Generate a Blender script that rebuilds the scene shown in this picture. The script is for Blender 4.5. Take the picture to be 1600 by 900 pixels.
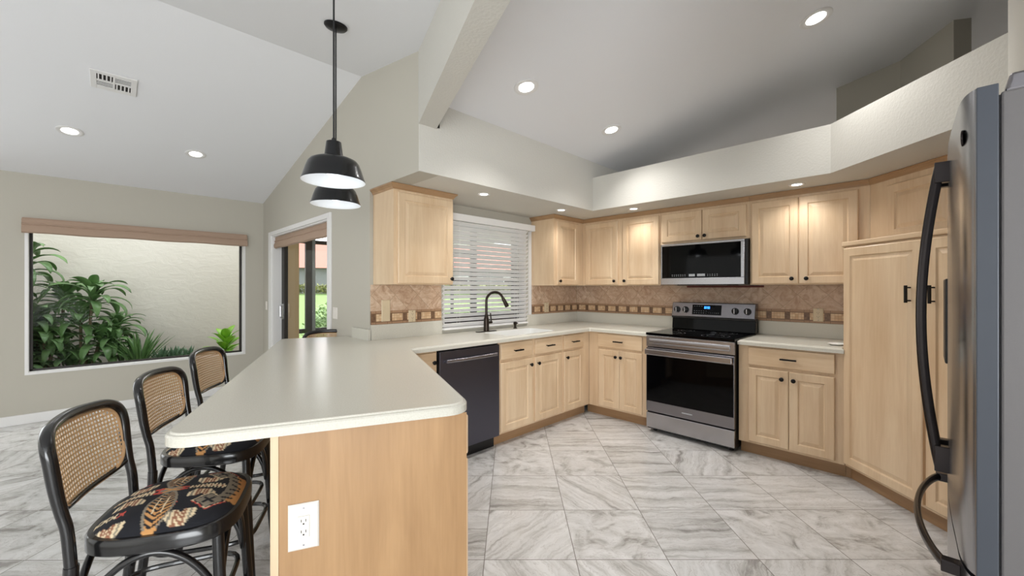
import bpy, bmesh, math, random
from mathutils import Vector, Matrix
random.seed(7)
PI = math.pi
C = bpy.context.scene.collection
for o in list(bpy.data.objects):
    bpy.data.objects.remove(o)

# ---------------------------------------------------------------- camera
scene = bpy.context.scene
cam = bpy.data.cameras.new('camera'); camo = bpy.data.objects.new('camera', cam); C.objects.link(camo)
camo.location = (0, 0, 1.33); camo.rotation_euler = (PI/2, 0, math.radians(45.24))
cam.sensor_width = 36; cam.lens = 36*641/1600; cam.clip_start = 0.02; cam.clip_end = 400
scene.camera = camo
# ---------------------------------------------------------------- world, light, exposure
EXPOSURE = 0.10
SKY = 3.2
w = bpy.data.worlds.new('sky'); scene.world = w; w.use_nodes = True
nt = w.node_tree; bg = nt.nodes['Background']
bg.inputs['Color'].default_value = (0.93, 0.965, 1.0, 1); bg.inputs['Strength'].default_value = SKY
vs = scene.view_settings
vs.view_transform = 'Standard'; vs.look = 'None'; vs.exposure = EXPOSURE; vs.gamma = 1; vs.use_curve_mapping = False
POT_W = 58.0      # recessed kitchen ceiling lights
DIN_W = 14.0      # recessed dining ceiling lights
SOF_W = 9.5       # small soffit lights
PEN_W = 0.22       # pendant bulbs
sun = bpy.data.lights.new('sun', 'SUN'); suno = bpy.data.objects.new('sun', sun); C.objects.link(suno)
sun.energy = 0.8; sun.angle = math.radians(20); sun.color = (1, .96, .9)
suno.rotation_euler = (math.radians(38), 0, math.radians(-150)); suno.location = (-9, 2, 9)

def area(name, loc, rot, sx, sy, e, col=(1, 1, 1)):
    l = bpy.data.lights.new(name, 'AREA'); l.shape = 'RECTANGLE'; l.size = sx; l.size_y = sy; l.energy = e; l.color = col
    o = bpy.data.objects.new(name, l); C.objects.link(o); o.location = loc; o.rotation_euler = rot
    return o
# unseen area lights added to fill the room, set before closed walls
area('fill_rear', (-1.6, -4.05, 1.35), (math.radians(100), 0, 0), 6.5, 2.0, 32, (.93, .97, 1))
area('fill_side', (3.05, -1.3, 1.35), (math.radians(104), 0, math.radians(72)), 4.2, 2.0, 340, (.93, .97, 1))
area('fill_left', (-6.1, -2.65, 1.4), (math.radians(84), 0, math.radians(-90)), 2.4, 2.0, 42, (.93, .97, 1))

area('hall_fill', (-1.0, 6.3, 2.2), (0, 0, 0), .6, .6, 48, (1, .97, .95))  # unseen light added to brighten the dark hall

# ---------------------------------------------------------------- materials
def lin(c):
    c = c/255.0
    return c/12.92 if c <= .04045 else ((c+.055)/1.055)**2.4
def rgb(r, g, b): return (lin(r), lin(g), lin(b), 1)
def newmat(name):
    m = bpy.data.materials.new(name); m.use_nodes = True
    return m, m.node_tree, m.node_tree.nodes['Principled BSDF']
def mat(name, col, rough=.5, metal=0, spec=.5, bump=None, coat=0, trans=0):
    m, nt, p = newmat(name)
    p.inputs['Base Color'].default_value = col; p.inputs['Roughness'].default_value = rough
    p.inputs['Metallic'].default_value = metal; p.inputs['Specular IOR Level'].default_value = spec
    p.inputs['Coat Weight'].default_value = coat
    if bump:
        sc, st, dist = bump
        tc = nt.nodes.new('ShaderNodeTexCoord'); n = nt.nodes.new('ShaderNodeTexNoise'); b = nt.nodes.new('ShaderNodeBump')
        n.inputs['Scale'].default_value = sc; n.inputs['Detail'].default_value = 3
        b.inputs['Strength'].default_value = st; b.inputs['Distance'].default_value = dist
        nt.links.new(tc.outputs['Object'], n.inputs['Vector']); nt.links.new(n.outputs['Fac'], b.inputs['Height'])
        nt.links.new(b.outputs['Normal'], p.inputs['Normal'])
    return m
def emit(name, col, s):
    m, nt, p = newmat(name)
    p.inputs['Base Color'].default_value = col; p.inputs['Emission Color'].default_value = col; p.inputs['Emission Strength'].default_value = s
    return m
class N:
    """small node helper"""
    def __init__(s, nt): s.nt = nt; s.L = nt.links.new
    def node(s, t, **k):
        n = s.nt.nodes.new('ShaderNode'+t)
        for a, b in k.items(): setattr(n, a, b)
        return n
    def put(s, sock, v):
        if isinstance(v, bpy.types.NodeSocket): s.L(v, sock)
        else: sock.default_value = v
    def math(s, op, a, b=0, c=0):
        n = s.node('Math', operation=op); s.put(n.inputs[0], a); s.put(n.inputs[1], b); s.put(n.inputs[2], c); return n.outputs[0]
    def vmath(s, op, a, b=(0, 0, 0)):
        n = s.node('VectorMath', operation=op); s.put(n.inputs[0], a); s.put(n.inputs[1], b); return n.outputs[0]
    def mix(s, f, a, b, bt='MIX'):
        n = s.node('Mix', data_type='RGBA', blend_type=bt); s.put(n.inputs[0], f); s.put(n.inputs[6], a); s.put(n.inputs[7], b); return n.outputs[2]
    def noise(s, vec, scale, detail=3, rough=.5, dist=0):
        n = s.node('TexNoise'); s.put(n.inputs['Vector'], vec); s.put(n.inputs['Scale'], scale)
        n.inputs['Detail'].default_value = detail; n.inputs['Roughness'].default_value = rough; n.inputs['Distortion'].default_value = dist
        return n.outputs['Fac']
    def ramp(s, f, stops):
        n = s.node('ValToRGB'); s.put(n.inputs[0], f); e = n.color_ramp.elements
        while len(e) < len(stops): e.new(.5)
        for i, (p, c) in enumerate(stops): e[i].position = p; e[i].color = c
        return n.outputs[0]
    def bump(s, h, st, d):
        n = s.node('Bump'); s.put(n.inputs['Height'], h); n.inputs['Strength'].default_value = st; n.inputs['Distance'].default_value = d
        return n.outputs[0]
    def map(s, vec, loc=(0, 0, 0), rot=(0, 0, 0), sc=(1, 1, 1)):
        n = s.node('Mapping'); s.put(n.inputs[0], vec); s.put(n.inputs[1], loc); s.put(n.inputs[2], rot); s.put(n.inputs[3], sc); return n.outputs[0]
    def comb(s, x, y, z=0):
        n = s.node('CombineXYZ'); s.put(n.inputs[0], x); s.put(n.inputs[1], y); s.put(n.inputs[2], z); return n.outputs[0]
    def sep(s, v):
        n = s.node('SeparateXYZ'); s.put(n.inputs[0], v); return n.outputs
def wood(name, c1, c2, horiz=False, rough=.38):
    m, nt, p = newmat(name); h = N(nt)
    tc = h.node('TexCoord').outputs['Object']
    sc = (1.2, 9, 9) if horiz else (9, 9, 1.2)
    v = h.map(tc, sc=sc)
    big = h.noise(v, 1.0, 4, .55, .6)
    sc2 = (4, 90, 90) if horiz else (90, 90, 4)
    fine = h.noise(h.map(tc, sc=sc2), 1.0, 3, .6)
    f = h.math('ADD', h.math('MULTIPLY', big, .72), h.math('MULTIPLY', fine, .28))
    c = h.ramp(f, [(.33, c1), (.5, tuple((a+b)/2 for a, b in zip(c1, c2))), (.66, c2)])
    blotch = h.noise(tc, 2.2, 2, .5)
    c = h.mix(h.math('MULTIPLY', h.math('SUBTRACT', blotch, .35), .5), c, tuple(x*.80 if i < 3 else 1 for i, x in enumerate(c1)))
    h.L(c, p.inputs['Base Color']); p.inputs['Roughness'].default_value = rough
    p.inputs['Coat Weight'].default_value = .15; p.inputs['Coat Roughness'].default_value = .25
    return m
M = {}
M['maple'] = wood('maple', rgb(210, 179, 143), rgb(229, 204, 171))
M['maple_h'] = wood('maple_horizontal', rgb(210, 179, 143), rgb(229, 204, 171), True)
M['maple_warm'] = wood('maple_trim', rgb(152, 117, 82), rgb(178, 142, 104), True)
M['maple_pen'] = wood('maple_end_panel_shaded', rgb(160, 123, 84), rgb(184, 146, 104))  # maple darkened in the colour itself for the low light on the peninsula
M['wall'] = mat('wall_paint', rgb(186, 181, 169), .85, bump=(160, .25, .002))
M['soffit'] = mat('textured_paint_lit', rgb(209, 206, 198), .85, bump=(75, .5, .004))  # same paint as the walls, colour lightened for the brighter light on soffits
M['ceiling'] = mat('ceiling_paint', rgb(232, 232, 234), .9, bump=(120, .15, .002))
M['white'] = mat('white_paint', rgb(228, 226, 224), .45)
M['plate'] = mat('white_plastic', rgb(226, 220, 212), .4)
M['almond'] = mat('almond_plastic', rgb(214, 196, 165), .4)
M['slotdark'] = mat('dark_slot', rgb(35, 28, 25), .6)
M['black'] = mat('black_metal', rgb(24, 22, 22), .35, .6)
M['bronze'] = mat('oil_rubbed_bronze', rgb(52, 44, 38), .3, .8)
M['lacquer'] = mat('black_lacquer', rgb(20, 19, 20), .22, 0, .5, coat=.3)
M['shade_out'] = mat('black_enamel', rgb(14, 15, 18), .25, 0, .4, coat=.25)
M['shade_in'] = mat('white_enamel', rgb(236, 238, 240), .35)
M['glow'] = emit('lamp_glow', (1, .98, .95, 1), 8)
M['bulb'] = emit('bulb_glow', (.9, .95, 1, 1), 1.3)
M['cord'] = mat('black_cord', rgb(15, 15, 16), .6)
M['steel'] = mat('brushed_steel', rgb(178, 177, 180), .24, 1)
M['darksteel'] = mat('black_stainless', rgb(140, 138, 143), .27, .97)
M['dwsteel'] = mat('black_stainless_door', rgb(92, 92, 103), .33, .95)
M['fsteel'] = mat('fridge_stainless', rgb(158, 159, 164), .25, 1)
M['fside'] = mat('fridge_side_grey', rgb(98, 95, 95), .42, .1, bump=(600, .2, .001))
M['dooredge'] = mat('painted_door_edge', rgb(64, 68, 76), .35, .2)
M['handle'] = mat('dark_handle', rgb(58, 54, 54), .25, .9)
M['blackglass'] = mat('black_glass', rgb(5, 5, 6), .05, 0, .14)
M['blackplastic'] = mat('black_plastic', rgb(16, 16, 17), .4)
M['bluelcd'] = emit('blue_digits', (.05, .35, 1, 1), 3.0)
M['mark'] = mat('panel_print', rgb(165, 168, 172), .5)
M['gasket'] = mat('dark_gasket', rgb(30, 30, 32), .6)
M['fabric'] = mat('taupe_fabric', rgb(170, 145, 126), .9, bump=(500, .3, .001))
M['bronzeframe'] = mat('dark_bronze_frame', rgb(34, 27, 23), .5, .1)
M['slat'] = mat('white_slat', rgb(242, 241, 240), .5)
M['tan'] = mat('tan_stucco', rgb(180, 155, 120), .9, bump=(60, .4, .004))
M['redtrim'] = mat('dark_red_trim', rgb(110, 50, 42), .6)
M['soil'] = mat('soil', rgb(70, 58, 46), .95, bump=(40, .8, .02))
M['dish'] = mat('white_ceramic', rgb(235, 235, 232), .15)
def glassmat():
    m, nt, p = newmat('clear_glass'); h = N(nt)
    out = nt.nodes['Material Output']
    tr = h.node('BsdfTransparent'); tr.inputs[0].default_value = (.97, .98, .975, 1)
    gl = h.node('BsdfGlossy'); gl.inputs['Roughness'].default_value = .02
    fr = h.node('Fresnel'); fr.inputs[0].default_value = 1.33
    mx = h.node('MixShader'); h.L(h.math('MULTIPLY', fr.outputs[0], .07), mx.inputs[0]); h.L(tr.outputs[0], mx.inputs[1]); h.L(gl.outputs[0], mx.inputs[2])
    h.L(mx.outputs[0], out.inputs[0]); return m
M['glass'] = glassmat()
def counter_mat():
    m, nt, p = newmat('solid_surface'); h = N(nt); tc = h.node('TexCoord').outputs['Object']
    n = h.noise(tc, 220, 3, .7)
    h.L(h.ramp(n, [(.35, rgb(204, 200, 187)), (.62, rgb(213, 210, 199))]), p.inputs['Base Color'])
    p.inputs['Roughness'].default_value = .24
    return m
M['counter'] = counter_mat()
def floor_mat():
    m, nt, p = newmat('stone_look_tile'); h = N(nt)
    tc = h.node('TexCoord').outputs['Object']
    TP = .4488; ang = math.radians(45.333); l0 = -.132; d0 = 2.0076
    v = h.node('VectorRotate', rotation_type='Z_AXIS'); h.L(tc, v.inputs['Vector']); v.inputs['Angle'].default_value = -ang
    v = h.vmath('ADD', v.outputs[0], (-l0+TP*40, -d0+TP*40, 0))
    v = h.vmath('MULTIPLY', v, (1/TP, 1/TP, 0))
    cell = h.vmath('FLOOR', v); fr = h.vmath('SUBTRACT', v, cell)
    wn = h.node('TexWhiteNoise', noise_dimensions='3D'); h.L(cell, wn.inputs['Vector'])
    rv, rc = wn.outputs['Value'], wn.outputs['Color']; r = h.sep(rc)
    # per tile rotation: mostly along the rows, some diagonal
    a = h.math('MULTIPLY', h.math('GREATER_THAN', r[0], .6), h.math('ADD', .5, h.math('MULTIPLY', r[1], .6)))
    a = h.math('MULTIPLY', a, h.math('SUBTRACT', h.math('MULTIPLY', h.math('GREATER_THAN', r[2], .5), 2), 1))
    rot = h.node('VectorRotate', rotation_type='Z_AXIS'); h.L(fr, rot.inputs['Vector']); h.L(a, rot.inputs['Angle'])
    q = h.vmath('ADD', rot.outputs[0], h.vmath('MULTIPLY', rc, (17, 17, 17)))
    warp = h.noise(q, 2.5, 4, .6)
    qs = h.sep(q)
    yy = h.math('ADD', qs[1], h.math('MULTIPLY', warp, .22))
    band = h.noise(h.comb(h.math('MULTIPLY', qs[0], .45), h.math('MULTIPLY', yy, 7.5), qs[2]), 1.0, 5, .65, .3)
    cloud = h.noise(q, 3.2, 5, .62, .8)
    kk = h.math('ADD', .22, h.math('MULTIPLY', h.math('GREATER_THAN', r[1], .5), .58))
    f = h.math('ADD', h.math('MULTIPLY', band, kk), h.math('MULTIPLY', cloud, h.math('SUBTRACT', 1, kk)))
    c = h.ramp(f, [(.36, rgb(128, 124, 120)), (.42, rgb(176, 174, 170)), (.49, rgb(206, 205, 203)), (.62, rgb(226, 225, 224))])
    vn = h.noise(h.comb(h.math('MULTIPLY', qs[0], .9), h.math('MULTIPLY', yy, 2.3), qs[2]), 2.0, 6, .7, 1.6)
    vein = h.math('LESS_THAN', h.math('ABSOLUTE', h.math('SUBTRACT', vn, .5)), .008)
    c = h.mix(h.math('MULTIPLY', vein, .35), c, rgb(118, 100, 88))
    warm = h.noise(q, 1.7, 3, .5)
    c = h.mix(h.math('MULTIPLY', h.math('SUBTRACT', warm, .5), .7), c, rgb(196, 182, 170))
    c = h.mix(.25, c, h.mix(rv, rgb(190, 188, 185), rgb(218, 217, 216)))
    fs = h.sep(fr); g = .0045
    ex = h.math('MINIMUM', fs[0], h.math('SUBTRACT', 1, fs[0])); ey = h.math('MINIMUM', fs[1], h.math('SUBTRACT', 1, fs[1]))
    gr = h.math('LESS_THAN', h.math('MINIMUM', ex, ey), g)
    c = h.mix(gr, c, rgb(120, 115, 108))
    h.L(c, p.inputs['Base Color'])
    h.L(h.math('ADD', .27, h.math('MULTIPLY', gr, .5)), p.inputs['Roughness'])
    h.L(h.bump(h.math('SUBTRACT', 1, gr), .4, .001), p.inputs['Normal'])
    return m
M['floor'] = floor_mat()
def splash_mat():
    m, nt, p = newmat('travertine_diamond_tile'); h = N(nt)
    tc = h.node('TexCoord').outputs['Object']; s = h.sep(tc)
    k = 1/.150
    a = h.math('MULTIPLY', h.math('ADD', s[0], s[2]), k*.7071); b = h.math('MULTIPLY', h.math('SUBTRACT', s[0], s[2]), k*.7071)
    fa = h.math('FRACT', h.math('ADD', a, 50)); fb = h.math('FRACT', h.math('ADD', b, 50))
    ca = h.math('FLOOR', h.math('ADD', a, 50)); cb = h.math('FLOOR', h.math('ADD', b, 50))
    wn = h.node('TexWhiteNoise', noise_dimensions='3D'); h.L(h.comb(ca, cb), wn.inputs['Vector'])
    q = h.vmath('ADD', tc, h.vmath('MULTIPLY', wn.outputs['Color'], (5, 5, 5)))
    f = h.noise(q, 11, 6, .68, 1.5)
    c = h.ramp(f, [(.3, rgb(166, 132, 106)), (.46, rgb(198, 168, 142)), (.6, rgb(216, 192, 168)), (.75, rgb(232, 214, 194))])
    c = h.mix(h.math('MULTIPLY', wn.outputs['Value'], .4), c, rgb(182, 148, 122))
    e = h.math('MINIMUM', h.math('MINIMUM', fa, h.math('SUBTRACT', 1, fa)), h.math('MINIMUM', fb, h.math('SUBTRACT', 1, fb)))
    g = h.math('LESS_THAN', e, .014)
    c = h.mix(h.math('MULTIPLY', g, .6), c, rgb(160, 134, 110))
    h.L(c, p.inputs['Base Color']); p.inputs['Roughness'].default_value = .35
    h.L(h.bump(h.math('SUBTRACT', 1, g), .5, .001), p.inputs['Normal'])
    return m
M['splash'] = splash_mat()
def band_mat():
    """border strip: large beige mosaic blocks alternating with dark square inserts; z in 0..0.10"""
    m, nt, p = newmat('mosaic_border'); h = N(nt)
    tc = h.node('TexCoord').outputs['Object']; s = h.sep(tc)
    P = .140
    x = h.math('DIVIDE', h.math('ADD', s[0], 14), P); fx = h.math('FRACT', x)
    zz = h.math('DIVIDE', s[2], .108)
    dark = h.math('LESS_THAN', fx, .29)
    # small mosaic pieces in the beige block
    sx = h.math('FRACT', h.math('MULTIPLY', s[0], 1/.0225)); sz = h.math('FRACT', h.math('MULTIPLY', s[2], 1/.0225))
    g = h.math('MAXIMUM', h.math('LESS_THAN', sx, .12), h.math('LESS_THAN', sz, .12))
    wn = h.node('TexWhiteNoise', noise_dimensions='3D'); h.L(h.comb(h.math('FLOOR', h.math('MULTIPLY', s[0], 1/.0225)), h.math('FLOOR', h.math('MULTIPLY', s[2], 1/.0225))), wn.inputs['Vector'])
    beige = h.mix(wn.outputs['Value'], rgb(204, 166, 128), rgb(228, 202, 166))
    beige = h.mix(h.math('MULTIPLY', g, .6), beige, rgb(160, 120, 88))
    n = h.noise(tc, 60, 4, .7)
    dk = h.ramp(n, [(.35, rgb(96, 70, 52)), (.65, rgb(134, 104, 80))])
    c = h.mix(dark, beige, dk)
    edge = h.math('MAXIMUM', h.math('LESS_THAN', zz, .2), h.math('GREATER_THAN', zz, .78))
    c = h.mix(edge, c, rgb(166, 132, 104))
    gl = h.math('LESS_THAN', h.math('ABSOLUTE', h.math('SUBTRACT', fx, .29)), .012)
    gl = h.math('MAXIMUM', gl, h.math('LESS_THAN', fx, .02))
    gl = h.math('MAXIMUM', gl, h.math('LESS_THAN', h.math('ABSOLUTE', h.math('SUBTRACT', h.math('ABSOLUTE', h.math('SUBTRACT', zz, .49)), .30)), .03))
    c = h.mix(gl, c, rgb(118, 88, 64))
    h.L(c, p.inputs['Base Color']); p.inputs['Roughness'].default_value = .4
    return m
M['band'] = band_mat()
def stucco_mat():
    m, nt, p = newmat('courtyard_stucco'); h = N(nt); tc = h.node('TexCoord').outputs['Object']
    v = h.map(tc, rot=(.6, 0, 0), sc=(1, 1.1, 2.1))
    n = h.noise(v, 5, 5, .6, 1.2)
    h.L(h.bump(n, .45, .015), p.inputs['Normal'])
    h.L(h.mix(h.noise(tc, 1.1, 3), rgb(205, 198, 186), rgb(217, 211, 201)), p.inputs['Base Color']); p.inputs['Roughness'].default_value = .95
    return m
M['stucco'] = stucco_mat()
def leafmat(name, a, b):
    m, nt, p = newmat(name); h = N(nt); tc = h.node('TexCoord').outputs['Object']
    h.L(h.mix(h.noise(tc, 7, 3), a, b), p.inputs['Base Color']); p.inputs['Roughness'].default_value = .38
    p.inputs['Subsurface Weight'].default_value = 0
    return m
M['leaf'] = leafmat('dark_green_leaf', rgb(46, 84, 42), rgb(126, 164, 98))
M['leaf_grey'] = leafmat('grey_green_leaf', rgb(56, 90, 66), rgb(120, 150, 114))
M['leaf_bright'] = leafmat('bright_green_leaf', rgb(92, 150, 30), rgb(150, 200, 60))
M['leaf_bush'] = leafmat('bush_leaf', rgb(92, 128, 70), rgb(180, 205, 140))
M['lawn'] = mat('lawn', rgb(124, 150, 84), .95)
M['hedge'] = leafmat('hedge_leaf', rgb(90, 110, 60), rgb(165, 160, 90))
M['roof'] = mat('pink_roof_tile', rgb(188, 126, 112), .9, bump=(3, .5, .05))
M['greywall'] = mat('grey_house_wall', rgb(122, 124, 124), .9)
M['pavers'] = mat('patio_floor', rgb(160, 150, 138), .9)
M['stem'] = mat('plant_stem', rgb(96, 84, 60), .8)
M['cane'] = mat('woven_cane', rgb(216, 180, 138), .55)
M['cane_edge'] = mat('cane_binding', rgb(198, 160, 118), .5)

# ---------------------------------------------------------------- geometry helpers
class MB:
    def __init__(s): s.v = []; s.f = []
    def add(s, vs, fs):
        o = len(s.v); s.v += [tuple(p) for p in vs]; s.f += [tuple(i+o for i in f) for f in fs]; return s
    def box(s, x0, y0, z0, x1, y1, z1):
        vs = [(x0, y0, z0), (x1, y0, z0), (x1, y1, z0), (x0, y1, z0), (x0, y0, z1), (x1, y0, z1), (x1, y1, z1), (x0, y1, z1)]
        return s.add(vs, [(0, 3, 2, 1), (4, 5, 6, 7), (0, 1, 5, 4), (1, 2, 6, 5), (2, 3, 7, 6), (3, 0, 4, 7)])
    def prism(s, poly, z0, z1):
        """poly CCW; z1 may be a function of (x, y)"""
        n = len(poly); f1 = z1 if callable(z1) else (lambda x, y: z1); f0 = z0 if callable(z0) else (lambda x, y: z0)
        vs = [(x, y, f0(x, y)) for x, y in poly]+[(x, y, f1(x, y)) for x, y in poly]
        return s.add(vs, [tuple(range(n-1, -1, -1)), tuple(range(n, 2*n))]+[(i, (i+1) % n, n+(i+1) % n, n+i) for i in range(n)])
    def tube(s, pts, r, n=10, closed=False, sq=(1, 1), up=None):
        P = [Vector(p) for p in pts]; k = len(P)
        rr = r if isinstance(r, (list, tuple)) else [r]*k
        rings = []; prev = None
        for i in range(k):
            if closed: t = P[(i+1) % k]-P[i-1]
            else: t = P[min(i+1, k-1)]-P[max(i-1, 0)]
            t.normalize()
            if up is not None: a = Vector(up)
            elif prev is not None: a = prev
            else: a = Vector((0, 0, 1)) if abs(t.z) < .9 else Vector((1, 0, 0))
            a = (a-t*a.dot(t))
            if a.length < 1e-5: a = t.orthogonal()
            a.normalize(); prev = a; b = t.cross(a)
            rings.append([P[i]+(a*math.cos(2*PI*j/n)*sq[0]+b*math.sin(2*PI*j/n)*sq[1])*rr[i] for j in range(n)])
        vs = [p for R in rings for p in R]; fs = []
        for i in range(k if closed else k-1):
            i2 = (i+1) % k
            for j in range(n): fs.append((i*n+j, i*n+(j+1) % n, i2*n+(j+1) % n, i2*n+j))
        if not closed: fs += [tuple(range(n-1, -1, -1)), tuple((k-1)*n+j for j in range(n))]
        return s.add(vs, fs)
    def lathe(s, prof, n=32, c=(0, 0, 0), cap=True, axis='z'):
        vs = []; fs = []
        for r, z in prof:
            for j in range(n):
                a = 2*PI*j/n; x, y = r*math.cos(a), r*math.sin(a)
                vs.append((c[0]+x, c[1]+y, c[2]+z) if axis == 'z' else (c[0]+x, c[1]+z, c[2]+y) if axis == 'y' else (c[0]+z, c[1]+x, c[2]+y))
        k = len(prof)
        for i in range(k-1):
            for j in range(n): fs.append((i*n+j, i*n+(j+1) % n, (i+1)*n+(j+1) % n, (i+1)*n+j))
        if cap: fs += [tuple(range(n-1, -1, -1)), tuple((k-1)*n+j for j in range(n))]
        return s.add(vs, fs)
    def loops(s, loops, cap0=True, cap1=True):
        n = len(loops[0]); vs = [p for l in loops for p in l]; fs = []
        for i in range(len(loops)-1):
            for j in range(n): fs.append((i*n+j, i*n+(j+1) % n, (i+1)*n+(j+1) % n, (i+1)*n+j))
        if cap0: fs.append(tuple(range(n-1, -1, -1)))
        if cap1: fs.append(tuple((len(loops)-1)*n+j for j in range(n)))
        return s.add(vs, fs)
def obj(name, mb, m, parent=None, bevel=0, smooth=False, loc=None, rz=None):
    me = bpy.data.meshes.new(name); me.from_pydata(mb.v, [], mb.f)
    bm = bmesh.new(); bm.from_mesh(me); bmesh.ops.recalc_face_normals(bm, faces=bm.faces); bm.to_mesh(me); bm.free()
    me.materials.append(M[m] if isinstance(m, str) else m)
    if smooth:
        for p in me.polygons: p.use_smooth = True
        try: me.set_sharp_from_angle(angle=math.radians(40))
        except Exception: pass
    o = bpy.data.objects.new(name, me); C.objects.link(o)
    if parent: o.parent = parent
    if loc is not None: o.location = loc
    if rz is not None: o.rotation_euler = (0, 0, rz)
    if bevel:
        b = o.modifiers.new('bevel', 'BEVEL'); b.width = bevel; b.segments = 2; b.limit_method = 'ANGLE'; b.angle_limit = math.radians(40)
    return o
def tag(o, label, cat, group=None):
    o['label'] = label; o['category'] = cat
    if group: o['group'] = group
    return o
def thing(name, label, cat, loc=(0, 0, 0), rz=0, group=None):
    o = bpy.data.objects.new(name, None); C.objects.link(o); o.location = loc; o.rotation_euler = (0, 0, rz); o.empty_display_size = .1
    return tag(o, label, cat, group)
def struct(name, mb, m, **k):
    o = obj(name, mb, m, **k); o['kind'] = 'structure'; return o
def bx(*a): return MB().box(*a)
UA = math.radians(22.5); CU, SU = math.cos(UA), math.sin(UA)
def UV(u, v): return (CU*u+SU*v, -SU*u+CU*v)
# ---------------------------------------------------------------- room dimensions
XS, YR, XW, YD = -3.115, 4.245, -6.21, 1.495
XF, YF = -2.385, 3.52; ZS = 2.115; ZT = 2.45
XR = .95
RX, RZ = -3.261, 3.064
def kceil(x, y=0): return 2.611+.2*(x-XF)
def dceil(x, y=0):
    if x < RX: return 2.455+(RZ-2.455)/(RX-XW)*(x-XW)
    return max(2.47, RZ-.1646*(x-RX))
# floor
struct('floor', MB().prism([(XW-.15, -4.2), (3.2, -4.2), (3.2, 7.6), (XS, 7.6), (XS, YD+.15), (XW-.15, YD+.15)], -.12, 0), 'floor')
# walls
def wall_with_hole(name, axis, c, t, a0, a1, z1, holes, m='wall'):
    """wall on plane axis=c, thickness t outward (signed), from a0 to a1 up to z1; hole = (a0,a1,z0,z1)"""
    mb = MB()
    def b(p0, p1, q0, q1):
        if p1-p0 < 1e-4 or q1-q0 < 1e-4: return
        lo, hi = min(c, c+t), max(c, c+t)
        if axis == 'x': mb.box(lo, p0, q0, hi, p1, q1)
        else: mb.box(p0, lo, q0, p1, hi, q1)
    (h0, h1, g0, g1) = holes
    b(a0, h0, 0, z1); b(h1, a1, 0, z1); b(h0, h1, 0, g0); b(h0, h1, g1, z1)
    return mb
PW = (-.560, 1.290, .475, 1.965)       # picture window (y0,y1,z0,z1)
mb = wall_with_hole('w', 'x', XW, -.16, -4.2, YD+.16, 2.48, PW)
struct('wall_left', mb, 'wall')
SD = (-5.80, -3.96, .0, 1.99)          # sliding door (x0,x1,z0,z1)
mb = wall_with_hole('w', 'y', YD, .16, XW, XS, 2.44, SD)
mb.prism([(XW, YD), (RX, YD), (RX, YD+.16), (XW, YD+.16)], 2.44, lambda x, y: dceil(x)+.06)
mb.prism([(RX, YD), (XF, YD), (XF, YD+.0), (XF, YD+.16), (RX, YD+.16)][:2]+[(XF, YD+.16), (RX, YD+.16)], 2.44, lambda x, y: dceil(x)+.06)
mb.box(XS, YD, ZS, XF-.012, YD+.16, 2.44)
struct('wall_back', mb, 'wall')
KW = (2.20, 3.30, .955, 2.0)           # kitchen window
mb = wall_with_hole('w', 'x', XS, -.16, YD+.16, 7.6, 2.2, KW)
struct('wall_sink', mb, 'wall')
struct('wall_range', bx(XS, YR, 0, XR+.15, YR+.12, ZT), 'wall')
struct('wall_right', bx(XR, 1.10, 0, XR+.12, YR, ZT), 'wall')
struct('wall_light_block', bx(XR+.12, 1.10, 0, 3.2, 1.2, 4.2), 'wall')  # unseen wall added to block the side fill from the hall
struct('wall_far', bx(XS, 7.5, 0, 3.2, 7.6, 4.2), 'wall')
struct('wall_outer_right', bx(3.2, -4.2, 0, 3.3, 7.6, 4.2), 'wall')
struct('wall_front', bx(XW-.16, -4.3, 0, 3.3, -4.2, 4.2), 'wall')
struct('wall_upper', MB().prism([(-.52, 4.30), (-.136, 4.30), (.131, 4.01), (.215, 4.10), (-.08, 4.42), (-.52, 4.42)], ZT-.02, lambda x, y: kceil(x)+.05), 'wall')
# soffits
struct('trim_1', MB().prism([(XS, YD+.16), (XF-.012, YD+.16), (XF-.012, YD-.0), (XF, YD-.0), (XF, 7.5), (XS, 7.5)], ZS, lambda x, y: kceil(x)+.05), 'soffit')
struct('trim_2', MB().prism([(XF, YF), (-.457, YF), (.254, 2.809), (XR, 2.809), (XR, YR), (XF, YR)], ZS, ZT), 'soffit')
struct('trim_3', MB().prism([(.254, 1.10), (XR, 1.10), (XR, 2.809), (.254, 2.809)], ZS, lambda x, y: kceil(x)+.05), 'soffit')
# beam over the peninsula
BV0, BV1 = .462, .585
def zbeam(x, y): return max(kceil(x), dceil(x))+.08
struct('trim_4', MB().prism([UV(-2.79, BV0), UV(2.6, BV0), UV(2.6, BV1), (XF+.0, UV(-2.79, BV1)[1]+.02)], 2.43, zbeam), 'soffit')
# ceilings
def slab(poly, f, t=.1): return MB().prism(poly, f, lambda x, y: f(x, y)+t)
pL = UV(-2.79, BV0)
def on_beam(v, x): return (x, (v-SU*x)/CU)   # point on line v=const at given x
struct('ceiling', slab([(XW-.1, -4.2), (RX, -4.2), (RX, YD+.1), (XW-.1, YD+.1)], dceil), 'ceiling')
mb = slab([(RX, -4.2), (.3, -4.2), on_beam(BV0+.03, .3), on_beam(BV0+.03, XF), (XF, YD+.1), (RX, YD+.1)], dceil)
mb.add(*(lambda s: (s.v, s.f))(slab([(.3, -4.2), (3.2, -4.2), on_beam(BV0+.03, 3.2), on_beam(BV0+.03, .3)], lambda x, y: 2.477)))
struct('ceiling', mb, 'ceiling')
struct('ceiling', slab([on_beam(BV1-.03, XF-.02), on_beam(BV1-.03, 3.2), (3.2, 7.6), (XF-.02, 7.6)], kceil), 'ceiling')
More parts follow.
